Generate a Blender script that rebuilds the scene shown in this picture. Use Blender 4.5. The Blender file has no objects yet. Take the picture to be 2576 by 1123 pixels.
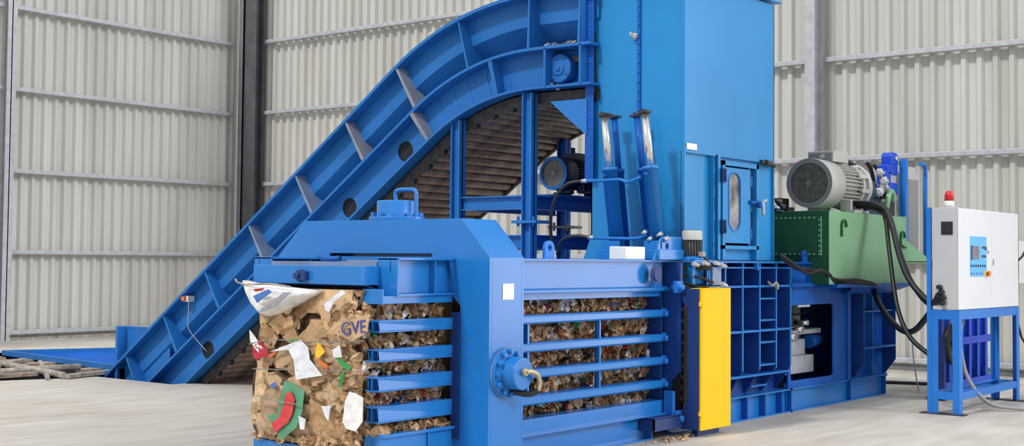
import bpy, math, random
from mathutils import Vector, Matrix, noise, geometry
PI = math.pi
SC = bpy.context.scene
COL = SC.collection
rnd = random.Random(7)

# ------------------------------------------------------------------ materials
def new_mat(name):
    m = bpy.data.materials.new(name); m.use_nodes = True
    return m, m.node_tree.nodes, m.node_tree.links, m.node_tree.nodes['Principled BSDF']
def mat(name, col, rough=.45, metal=0, var=.06, scale=3.0, coat=0, bump=0, bscale=40, spec=.5, emit=None):
    m, N, L, P = new_mat(name)
    tc = N.new('ShaderNodeTexCoord')
    nz = N.new('ShaderNodeTexNoise'); nz.inputs['Scale'].default_value = scale; nz.inputs['Detail'].default_value = 6
    L.new(tc.outputs['Object'], nz.inputs['Vector'])
    rp = N.new('ShaderNodeValToRGB')
    a = [max(0, c*(1-var*1.6)) for c in col]; b = [min(1, c*(1+var)+var*.02) for c in col]
    rp.color_ramp.elements[0].position = .3; rp.color_ramp.elements[1].position = .7
    rp.color_ramp.elements[0].color = (*a, 1); rp.color_ramp.elements[1].color = (*b, 1)
    L.new(nz.outputs['Fac'], rp.inputs['Fac']); L.new(rp.outputs['Color'], P.inputs['Base Color'])
    P.inputs['Roughness'].default_value = rough; P.inputs['Metallic'].default_value = metal
    P.inputs['Specular IOR Level'].default_value = spec
    P.inputs['Coat Weight'].default_value = coat; P.inputs['Coat Roughness'].default_value = .15
    if bump:
        n2 = N.new('ShaderNodeTexNoise'); n2.inputs['Scale'].default_value = bscale; n2.inputs['Detail'].default_value = 3
        L.new(tc.outputs['Object'], n2.inputs['Vector'])
        bp = N.new('ShaderNodeBump'); bp.inputs['Strength'].default_value = bump; bp.inputs['Distance'].default_value = .01
        L.new(n2.outputs['Fac'], bp.inputs['Height']); L.new(bp.outputs['Normal'], P.inputs['Normal'])
    if emit:
        P.inputs['Emission Color'].default_value = (*emit[:3], 1); P.inputs['Emission Strength'].default_value = emit[3]
    return m
M = {}
M['blue'] = mat('blue_paint', (.014, .175, .52), .30, var=.05, scale=1.2, bump=.04, bscale=6, coat=.5, spec=.25)
M['blue_hopper'] = mat('hopper_blue_paint', (.016, .235, .54), .38, var=.06, scale=.9, bump=.05, bscale=3, coat=.15, spec=.25)
M['blue_deep'] = mat('royal_blue_paint', (.008, .100, .43), .42, var=.10, scale=2.0, bump=.05, bscale=8, spec=.25)
M['blue_conv'] = mat('conveyor_blue_paint', (.020, .155, .46), .40, var=.07, scale=1.5, bump=.05, bscale=6, spec=.25)
M['blue_vivid'] = mat('vivid_blue_paint', (.006, .06, .55), .42)
M['blue_bright'] = mat('bright_blue_paint', (.02, .18, .60), .38, spec=.3)
M['blue_rib'] = mat('shaded_royal_blue_paint', (.007, .050, .25), .45, var=.1)  # royal blue darkened: the shade on the ribs is put into the colour
M['navy'] = mat('navy_paint', (.006, .032, .16), .5)
M['blue_worn'] = mat('worn_blue_steel', (.20, .26, .38), .5, var=.12, scale=4)
M['rib_grey'] = mat('dusty_grey_rib', (.24, .25, .29), .6, var=.15, scale=5)
M['yellow'] = mat('yellow_paint', (.93, .53, .010), .5, var=.02, spec=.15)
M['green'] = mat('pale_green_paint', (.215, .42, .235), .42, var=.05, scale=2, spec=.25)
M['green_dark'] = mat('dark_green_paint', (.022, .105, .045), .5, var=.08, spec=.25)
M['grey_motor'] = mat('light_grey_cast_paint', (.46, .46, .43), .5, var=.05)
M['grey_mid'] = mat('mid_grey_cast', (.22, .22, .21), .5)
M['charcoal'] = mat('charcoal_motor_paint', (.075, .075, .08), .5)
M['grey_fan'] = mat('fan_guard_grey', (.16, .155, .13), .6, var=.25, scale=20)
M['steel'] = mat('bright_steel', (.72, .70, .68), .22, metal=.9, var=.04)
M['zinc'] = mat('zinc_plated_steel', (.50, .51, .54), .42, metal=.2, var=.1, scale=8)
M['zinc_dark'] = mat('dark_galvanised_steel', (.10, .105, .115), .55, metal=.2, var=.15)
M['zinc_mid'] = mat('mid_galvanised_steel', (.20, .205, .22), .5, metal=.2, var=.12)
M['black'] = mat('black_rubber', (.012, .012, .013), .45)
M['dark'] = mat('dark_interior', (.008, .009, .014), .8)
M['slat'] = mat('brown_steel_slats', (.27, .185, .14), .45, metal=.15, var=.35, scale=5, bump=.2, bscale=30)
M['rust'] = mat('dusty_rusted_steel', (.36, .27, .20), .8, var=.35, scale=9, bump=.3)
M['dust'] = mat('dusty_steel', (.38, .33, .28), .8, var=.3, scale=12)
M['dark_steel'] = mat('dark_steel', (.05, .048, .05), .55, metal=.3, var=.3, scale=10)
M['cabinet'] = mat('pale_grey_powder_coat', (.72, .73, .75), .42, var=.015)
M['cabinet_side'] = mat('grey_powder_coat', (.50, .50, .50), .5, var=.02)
M['white'] = mat('white_plastic', (.78, .77, .75), .5, var=.03)
M['red'] = mat('red_plastic', (.62, .02, .02), .3)
M['orange'] = mat('orange_plastic', (.8, .16, .02), .4)
M['cyan'] = mat('sky_blue_panel_print', (.12, .48, .86), .35, var=.04)
M['screen'] = mat('grey_screen', (.20, .19, .24), .3, var=.2, scale=20)
M['ink'] = mat('dark_ink', (.03, .05, .14), .5)
M['brass'] = mat('brass_fitting', (.55, .46, .28), .4, metal=.6)
M['darkmotor'] = mat('dark_blue_motor', (.012, .035, .09), .45)
M['glass'] = mat('dirty_glass', (.24, .235, .23), .18, var=.55, scale=6)
M['grey_conduit'] = mat('grey_conduit', (.30, .29, .30), .5, metal=.2)
M['cooler'] = mat('pale_cooler_core', (.48, .47, .47), .6, var=.04)
for k, c in dict(p_white=(.72, .73, .78), p_yellow=(.85, .52, .03), p_orange=(.62, .16, .04), p_green=(.03, .30, .08), p_red=(.42, .02, .04),
                 p_bag=(.10, .30, .17), p_bagred=(.62, .05, .05), p_blue=(.06, .16, .46), p_ivory=(.80, .79, .77), p_grey=(.30, .30, .34), p_ink=(.05, .07, .30)).items():
    M[k] = mat('scrap_' + k[2:], c, .65, var=.10, scale=18, bump=.4, bscale=25)

def cardboard_mat():
    m, N, L, P = new_mat('crumpled_cardboard')
    at = N.new('ShaderNodeAttribute'); at.attribute_name = 'Col'
    tc = N.new('ShaderNodeTexCoord'); nz = N.new('ShaderNodeTexNoise'); nz.inputs['Scale'].default_value = 9; nz.inputs['Detail'].default_value = 8
    L.new(tc.outputs['Object'], nz.inputs['Vector'])
    mr = N.new('ShaderNodeMapRange'); mr.inputs[1].default_value = .3; mr.inputs[2].default_value = .7; mr.inputs[3].default_value = .78; mr.inputs[4].default_value = 1.12
    L.new(nz.outputs['Fac'], mr.inputs[0])
    mx = N.new('ShaderNodeVectorMath'); mx.operation = 'SCALE'
    L.new(at.outputs['Color'], mx.inputs[0]); L.new(mr.outputs[0], mx.inputs['Scale']); L.new(mx.outputs[0], P.inputs['Base Color'])
    P.inputs['Roughness'].default_value = .8; P.inputs['Specular IOR Level'].default_value = .2
    v = N.new('ShaderNodeTexVoronoi'); v.inputs['Scale'].default_value = 16; L.new(tc.outputs['Object'], v.inputs['Vector'])
    bp = N.new('ShaderNodeBump'); bp.inputs['Strength'].default_value = .45; bp.inputs['Distance'].default_value = .02
    L.new(v.outputs['Distance'], bp.inputs['Height']); L.new(bp.outputs['Normal'], P.inputs['Normal'])
    return m
M['cardboard'] = cardboard_mat()

def cladding_mat():
    m, N, L, P = new_mat('pale_grey_wall_sheeting')
    tc = N.new('ShaderNodeTexCoord')
    mp = N.new('ShaderNodeMapping'); mp.inputs['Scale'].default_value = (1.6, 1.6, .12); L.new(tc.outputs['Object'], mp.inputs['Vector'])
    nz = N.new('ShaderNodeTexNoise'); nz.inputs['Scale'].default_value = 1.5; nz.inputs['Detail'].default_value = 5; L.new(mp.outputs[0], nz.inputs['Vector'])
    rp = N.new('ShaderNodeValToRGB'); rp.color_ramp.elements[0].position = .3; rp.color_ramp.elements[1].position = .72
    rp.color_ramp.elements[0].color = (.48, .47, .43, 1); rp.color_ramp.elements[1].color = (.62, .61, .575, 1)
    L.new(nz.outputs['Fac'], rp.inputs['Fac']); L.new(rp.outputs['Color'], P.inputs['Base Color'])
    P.inputs['Roughness'].default_value = .45; P.inputs['Specular IOR Level'].default_value = .4
    return m
M['cladding'] = cladding_mat()

def floor_mat():
    m, N, L, P = new_mat('dusty_concrete')
    tc = N.new('ShaderNodeTexCoord')
    n1 = N.new('ShaderNodeTexNoise'); n1.inputs['Scale'].default_value = .55; n1.inputs['Detail'].default_value = 8; L.new(tc.outputs['Object'], n1.inputs['Vector'])
    mp = N.new('ShaderNodeMapping'); mp.inputs['Rotation'].default_value = (0, 0, .85); mp.inputs['Scale'].default_value = (.7, 3.2, 1); L.new(tc.outputs['Object'], mp.inputs['Vector'])
    n2 = N.new('ShaderNodeTexNoise'); n2.inputs['Scale'].default_value = 1.6; n2.inputs['Detail'].default_value = 5; L.new(mp.outputs[0], n2.inputs['Vector'])
    add = N.new('ShaderNodeMath'); add.operation = 'ADD'; L.new(n1.outputs['Fac'], add.inputs[0]); L.new(n2.outputs['Fac'], add.inputs[1])
    rp = N.new('ShaderNodeValToRGB'); rp.color_ramp.elements[0].position = .36; rp.color_ramp.elements[1].position = .64
    hv = N.new('ShaderNodeMath'); hv.operation = 'MULTIPLY'; hv.inputs[1].default_value = .5; L.new(add.outputs[0], hv.inputs[0]); L.new(hv.outputs[0], rp.inputs['Fac'])
    rp.color_ramp.elements[0].color = (.43, .385, .33, 1); rp.color_ramp.elements[1].color = (.60, .56, .50, 1)
    # the slab turns from warm beige to cooler grey towards +X
    sx = N.new('ShaderNodeSeparateXYZ'); L.new(tc.outputs['Object'], sx.inputs[0])
    mr = N.new('ShaderNodeMapRange'); mr.inputs[1].default_value = 9.5; mr.inputs[2].default_value = 13.5; L.new(sx.outputs['X'], mr.inputs[0])
    mx = N.new('ShaderNodeMix'); mx.data_type = 'RGBA'; mx.blend_type = 'MULTIPLY'; mx.inputs[7].default_value = (.96, .97, .97, 1)
    L.new(mr.outputs[0], mx.inputs[0]); L.new(rp.outputs['Color'], mx.inputs[6]); L.new(mx.outputs[2], P.inputs['Base Color'])
    P.inputs['Roughness'].default_value = .7
    bp = N.new('ShaderNodeBump'); bp.inputs['Strength'].default_value = .15; bp.inputs['Distance'].default_value = .01
    L.new(n2.outputs['Fac'], bp.inputs['Height']); L.new(bp.outputs['Normal'], P.inputs['Normal'])
    return m
M['floor'] = floor_mat()

# ------------------------------------------------------------------ mesh builder
ORG = {}
def tess(outer, holes=()):
    loops = [[Vector((p[0], p[1], 0)) for p in outer]] + [[Vector((p[0], p[1], 0)) for p in h] for h in holes]
    flat = [p for l in loops for p in l]
    tris = geometry.tessellate_polygon(loops)
    return flat, tris
class MB:
    def __init__(s): s.v = []; s.f = []; s.sm = []; s.c = []
    def add(s, vs, fs, smooth=False, col=None):
        b = len(s.v); s.v += [Vector(p) for p in vs]
        for f in fs: s.f.append([i+b for i in f]); s.sm.append(smooth); s.c.append(col)
        return s
    def box(s, x0, x1, y0, y1, z0, z1):
        vs = [(x, y, z) for z in (z0, z1) for y in (y0, y1) for x in (x0, x1)]
        return s.add(vs, [(0,2,3,1), (4,5,7,6), (0,1,5,4), (2,6,7,3), (0,4,6,2), (1,3,7,5)])
    def prism(s, poly, vec):
        n = len(poly); v = Vector(vec); p = [Vector(q) for q in poly]
        return s.add(p + [q+v for q in p], [tuple(range(n)), tuple(range(2*n-1, n-1, -1))] + [(i, i+n, (i+1) % n + n, (i+1) % n) for i in range(n)])
    def plate(s, outer, holes, fn, vec):
        """flat plate with real holes; fn maps (u,v) to 3D, vec is the thickness"""
        flat, tris = tess(outer, holes); v = Vector(vec); p = [Vector(fn(q.x, q.y)) for q in flat]; n = len(p)
        fs = [tuple(t) for t in tris] + [tuple(i+n for i in reversed(t)) for t in tris]
        b = 0
        for l in [outer]+list(holes):
            k = len(l)
            fs += [(b+i, b+i+n, b+(i+1) % k+n, b+(i+1) % k) for i in range(k)]; b += k
        return s.add(p+[q+v for q in p], fs)
    def lathe(s, p0, ax, prof, seg=24, smooth=True, caps=True):
        """prof: (distance along axis, radius)"""
        p0 = Vector(p0); a = Vector(ax).normalized(); u = a.orthogonal().normalized(); w = a.cross(u)
        for (d0, r0), (d1, r1) in zip(prof[:-1], prof[1:]):
            vs = []
            for d, r in ((d0, r0), (d1, r1)):
                for i in range(seg):
                    t = 2*PI*i/seg; vs.append(p0+a*d+(u*math.cos(t)+w*math.sin(t))*r)
            s.add(vs, [(i, (i+1) % seg, (i+1) % seg+seg, i+seg) for i in range(seg)], smooth and abs(d1-d0) > 1e-6)
        if caps:
            for (d, r) in (prof[0], prof[-1]):
                if r > 1e-5: s.add([p0+a*d+(u*math.cos(2*PI*i/seg)+w*math.sin(2*PI*i/seg))*r for i in range(seg)], [tuple(range(seg))])
        return s
    def cyl(s, p0, p1, r, seg=16, r1=None):
        p0 = Vector(p0); p1 = Vector(p1); L = (p1-p0).length
        return s.lathe(p0, p1-p0, [(0, r), (L, r if r1 is None else r1)], seg)
    def tube(s, pts, r, seg=8, sub=5):
        pts = [Vector(p) for p in pts]
        if sub > 1 and len(pts) > 2:
            q = []
            for i in range(len(pts)-1):
                a = pts[max(i-1, 0)]; b = pts[i]; c = pts[i+1]; d = pts[min(i+2, len(pts)-1)]
                for k in range(sub):
                    t = k/sub
                    q.append(.5*((2*b)+(c-a)*t+(2*a-5*b+4*c-d)*t*t+(3*b-a-3*c+d)*t**3))
            q.append(pts[-1]); pts = q
        vs = []; u = None
        for i, p in enumerate(pts):
            d = (pts[min(i+1, len(pts)-1)]-pts[max(i-1, 0)]).normalized()
            if u is None: u = d.orthogonal().normalized()
            u = (u-d*u.dot(d)).normalized(); w = d.cross(u)
            for k in range(seg):
                t = 2*PI*k/seg; vs.append(p+(u*math.cos(t)+w*math.sin(t))*r)
        fs = []
        for i in range(len(pts)-1):
            fs += [(i*seg+k, i*seg+(k+1) % seg, (i+1)*seg+(k+1) % seg, (i+1)*seg+k) for k in range(seg)]
        fs2 = [tuple(range(seg)), tuple(range((len(pts)-1)*seg, len(pts)*seg))]
        s.add(vs, fs, True); b = len(s.v)-len(vs)
        for f in fs2: s.f.append([i+b for i in f]); s.sm.append(False); s.c.append(None)
        return s
    def bar(s, p0, p1, w, h, up=(0, 0, 1)):
        p0 = Vector(p0); p1 = Vector(p1); d = (p1-p0).normalized(); side = d.cross(Vector(up)).normalized(); u = side.cross(d)
        q = [side*(w/2)*a+u*(h/2)*b for a, b in ((-1, -1), (1, -1), (1, 1), (-1, 1))]
        return s.add([p0+k for k in q]+[p1+k for k in q], [(0,1,2,3), (7,6,5,4)]+[(i, i+4, (i+1) % 4+4, (i+1) % 4) for i in range(4)])
    def bolt(s, p, n, r=.014, h=.012):
        p = Vector(p); return s.lathe(p, n, [(0, r), (h, r)], 6, False)
    def build(s, name, m, parent=None, bevel=0, label=None, cat=None, group=None, kind=None, origin=None):
        me = bpy.data.meshes.new(name)
        if parent is not None: o0 = ORG[parent.name]
        elif origin is not None: o0 = Vector(origin)
        elif kind == 'structure': o0 = Vector((0, 0, 0))
        else:
            xs = [p.x for p in s.v]; ys = [p.y for p in s.v]; zs = [p.z for p in s.v]
            o0 = Vector(((min(xs)+max(xs))/2, (min(ys)+max(ys))/2, min(zs)))
        me.from_pydata([p-o0 for p in s.v], [], s.f)
        me.polygons.foreach_set('use_smooth', s.sm)
        if any(c is not None for c in s.c):
            at = me.color_attributes.new('Col', 'FLOAT_COLOR', 'CORNER'); i = 0
            for pl, c in zip(me.polygons, s.c):
                for _ in range(pl.loop_total): at.data[i].color = (*(c or (.4, .3, .2)), 1); i += 1
        me.validate(); me.update()
        if isinstance(m, str): m = M[m]
        me.materials.append(m)
        o = bpy.data.objects.new(name, me); COL.objects.link(o)
        if parent is not None: o.parent = parent
        else: o.location = o0
        ORG[o.name] = o0
        if not any(c is not None for c in s.c):
            bm_fix(me)
        if bevel:
            b = o.modifiers.new('bevel', 'BEVEL'); b.width = bevel; b.segments = 2; b.limit_method = 'ANGLE'; b.angle_limit = .7
        tag(o, label, cat, group, kind)
        return o
def bm_fix(me):
    import bmesh
    bm = bmesh.new(); bm.from_mesh(me)
    bmesh.ops.remove_doubles(bm, verts=bm.verts, dist=1e-5)
    bmesh.ops.recalc_face_normals(bm, faces=bm.faces); bm.to_mesh(me); bm.free()
def tag(o, label=None, cat=None, group=None, kind=None):
    if label: o['label'] = label
    if cat: o['category'] = cat
    if group: o['group'] = group
    if kind: o['kind'] = kind
    return o
def thing(name, loc, label, cat, group=None):
    o = bpy.data.objects.new(name, None); COL.objects.link(o); o.location = loc; o.empty_display_size = .1
    ORG[o.name] = Vector(loc)
    return tag(o, label, cat, group)
def part_copy(src, parent, loc, rot=None):
    c = src.copy(); COL.objects.link(c); c.parent = parent; c.location = Vector(loc)-ORG[parent.name]
    if rot: c.rotation_euler = rot
    ORG[c.name] = ORG[parent.name]
    return c
def circ(cx, cy, r, n=28, ry=None): return [(cx+r*math.cos(2*PI*i/n), cy+(ry or r)*math.sin(2*PI*i/n)) for i in range(n)]
def rrect(x0, x1, y0, y1, r, n=5):
    o = []
    for cx, cy, a in ((x1-r, y0+r, -PI/2), (x1-r, y1-r, 0), (x0+r, y1-r, PI/2), (x0+r, y0+r, PI)):
        for i in range(n+1): t = a+PI/2*i/n; o.append((cx+r*math.cos(t), cy+r*math.sin(t)))
    return o
YZ = lambda X: (lambda y, z: (X, y, z))
XZ = lambda Y: (lambda x, z: (x, Y, z))

# ------------------------------------------------------------------ camera
def make_camera():
    f, pitch, roll, yaw, cy = 3295., .04106, .0087, .667, 522.
    cp, sp, cr, sr = math.cos(pitch), math.sin(pitch), math.cos(roll), math.sin(roll)
    fw0 = Vector((math.cos(yaw), math.sin(yaw), 0)); rt0 = Vector((math.sin(yaw), -math.cos(yaw), 0)); up0 = Vector((0, 0, 1))
    FW = fw0*cp+up0*sp; U = -fw0*sp+up0*cp
    R = rt0*cr+U*sr; U = -rt0*sr+U*cr
    cam = bpy.data.cameras.new('camera'); o = bpy.data.objects.new('camera', cam); COL.objects.link(o)
    m = Matrix.Identity(4)
    for i in range(3): m[i][0] = R[i]; m[i][1] = U[i]; m[i][2] = -FW[i]
    m.translation = Vector((0, 0, 1.6)); o.matrix_world = m
    cam.sensor_fit = 'HORIZONTAL'; cam.sensor_width = 36; cam.lens = f*36/2576; cam.shift_y = (cy-561.5)/2576
    cam.clip_end = 300; SC.camera = o
make_camera()

# ------------------------------------------------------------------ light
w = bpy.data.worlds.new('sky'); SC.world = w; w.use_nodes = True
N_, L_ = w.node_tree.nodes, w.node_tree.links
bg = N_['Background']; bg.inputs[1].default_value = 1.0
tc_ = N_.new('ShaderNodeTexCoord')
dt = N_.new('ShaderNodeVectorMath'); dt.operation = 'DOT_PRODUCT'; dt.inputs[1].default_value = Vector((.80, -.60, .04)).normalized()  # unseen bright lobe added to the sky, brightens the -Y faces
L_.new(tc_.outputs['Generated'], dt.inputs[0])
mr_ = N_.new('ShaderNodeMapRange'); mr_.interpolation_type = 'SMOOTHSTEP'; mr_.inputs[1].default_value = .90; mr_.inputs[2].default_value = .99; mr_.inputs[3].default_value = 0; mr_.inputs[4].default_value = 1
L_.new(dt.outputs['Value'], mr_.inputs[0])
mx_ = N_.new('ShaderNodeMix'); mx_.data_type = 'RGBA'; mx_.inputs[6].default_value = (.78, .81, .85, 1); mx_.inputs[7].default_value = (4.4, 4.2, 4.6, 1)
L_.new(mr_.outputs[0], mx_.inputs[0]); L_.new(mx_.outputs[2], bg.inputs[0])
def sun(d, strength, ang, col):
    l = bpy.data.lights.new('sun_lamp', 'SUN'); l.energy = strength; l.angle = math.radians(ang); l.color = col
    o = bpy.data.objects.new('sun_lamp', l); COL.objects.link(o); o.rotation_euler = Vector(d).to_track_quat('-Z', 'Y').to_euler()
    o.location = (0, 0, 8)
sun((.70, -.11, -.70), 1.95, 6, (1, .98, .95))
sun((-.10, .84, -.53), 1.45, 20, (.97, .98, 1))  # added fill sun for the -Y faces, which the first one barely reaches
SC.view_settings.view_transform = 'Standard'; SC.view_settings.look = 'None'
SC.view_settings.exposure = 0.0

# ------------------------------------------------------------------ building shell
XW, YW = 19.38, 23.12           # back wall, left wall
PX0, PX1, PY0, PY1 = 10.45, 13.3, 13.68, 20.2   # conveyor pit
mb = MB()
mb.plate([(-14, -14), (XW+.3, -14), (XW+.3, YW+.3), (-14, YW+.3)],
         [[(PX0, PY0), (PX1, PY0), (PX1, PY1), (9.0, PY1), (9.0, 15.75), (10.0, 15.4), (PX0, 15.3)]], lambda x, y: (x, y, 0), (0, 0, -.12))
mb.build('floor', 'floor', kind='structure')
pit = [(PX0, PY0), (PX1, PY0), (PX1, PY1), (9.0, PY1), (9.0, 15.75), (10.0, 15.4), (PX0, 15.3)]
mb = MB()
for i in range(len(pit)):
    a, b = pit[i], pit[(i+1) % len(pit)]
    mb.add([(a[0], a[1], -.001), (b[0], b[1], -.001), (b[0], b[1], -1.6), (a[0], a[1], -1.6)], [(0, 1, 2, 3)])
mb.add([(x, y, -1.6) for x, y in pit], [tuple(range(len(pit)))])
mb.build('wall_pit', 'dark_steel', kind='structure')

def corrugated(length, fn, h, pitch=.235, d=.065):
    """box-rib sheeting; fn(s, depth, z)"""
    mb = MB(); prof = []; s = 0
    while s < length:
        prof += [(s, 0), (s+pitch*.40, 0), (s+pitch*.56, d), (s+pitch*.84, d)]; s += pitch
    vs = [fn(a, b, 0.0) for a, b in prof]+[fn(a, b, h) for a, b in prof]; n = len(prof)
    mb.add(vs, [(i, i+1, i+1+n, i+n) for i in range(n-1)])
    return mb
corrugated(20, lambda s, d, z: (XW-s, YW-d+.08, z), 8.5).build('wall_left', 'cladding', kind='structure')
corrugated(22, lambda s, d, z: (XW-d+.08, YW-s, z), 8.5).build('wall_back', 'cladding', kind='structure')
GZ = [.15, 1.69, 3.25, 4.83, 6.41, 7.98]
def girt(name, a, b, n, z, m='zinc'):
    """C-section rail from a to b, standing off the wall along n"""
    mb = MB(); a = Vector((*a, z)); b = Vector((*b, z)); n = Vector((*n, 0))
    h = .042; pr = [(-h, .0), (-h, .085), (-h+.012, .095), (h-.012, .095), (h, .085), (h, 0)]
    mb.prism([a+Vector((0, 0, p))+n*q for p, q in pr], b-a)
    return mb.build(name, m, kind='structure')
for z in GZ:
    girt('trim_left_girt', (0, YW-.02), (13.50, YW-.02), (0, -1), z)
    girt('trim_left_girt', (13.70, YW-.02), (19.1, YW-.02), (0, -1), z, 'zinc')
    girt('trim_back_girt', (XW-.02, 22.3), (XW-.02, 9.08), (-1, 0), z, 'zinc')
    girt('trim_back_girt', (XW-.02, 8.89), (XW-.02, 1.1), (-1, 0), z, 'zinc')
def hcol(name, x, y, w, d, along, mats, zt=8.5):
    """H column; flanges face along axis 'along'"""
    mb = MB(); t = .02
    if along == 'y':
        mb.box(x-w/2, x+w/2, y-d/2, y-d/2+t, 0, zt); mb.box(x-w/2, x+w/2, y+d/2-t, y+d/2, 0, zt); mb.box(x-t/2, x+t/2, y-d/2, y+d/2, 0, zt)
    else:
        mb.box(x-d/2, x-d/2+t, y-w/2, y+w/2, 0, zt); mb.box(x+d/2-t, x+d/2, y-w/2, y+w/2, 0, zt); mb.box(x-d/2, x+d/2, y-t/2, y+t/2, 0, zt)
    return mb.build(name, mats, kind='structure')
hcol('trim_left_column', 13.60, 22.94, .19, .14, 'y', 'zinc')
mb = MB(); mb.box(18.62, 19.12, 22.55, 22.57, 0, 8.5).box(18.62, 19.12, 22.93, 22.95, 0, 8.5).box(18.86, 18.88, 22.55, 22.95, 0, 8.5)
mb = MB(); mb.box(19.0, 19.02, 22.17, 22.52, 0, 8.5).box(19.22, 19.24, 22.17, 22.52, 0, 8.5).box(19.02, 19.22, 22.32, 22.35, 0, 8.5)
mb.build('trim_corner_column', 'zinc_dark', kind='structure')
mb = MB().box(19.0, 19.14, 22.58, 22.60, 0, 8.5).box(19.0, 19.02, 22.58, 22.74, 0, 8.5)
mb.build('trim_corner_angle', 'zinc_mid', kind='structure')
mb = MB(); mb.box(18.92, 18.94, 8.90, 9.07, 0, 8.5)
mb.box(19.2, 19.22, 8.90, 9.07, 0, 8.5).box(18.94, 19.2, 8.98, 9.0, 0, 8.5).build('trim_back_column', 'zinc', kind='structure')
MB().box(XW-.06, XW+.1, 1.1, 22.9, 0, .06).build('baseboard_back', 'zinc_mid', kind='structure')
MB().box(-1, 19.3, YW-.08, YW+.1, 0, .05).build('baseboard_left', 'dust', kind='structure')

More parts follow.
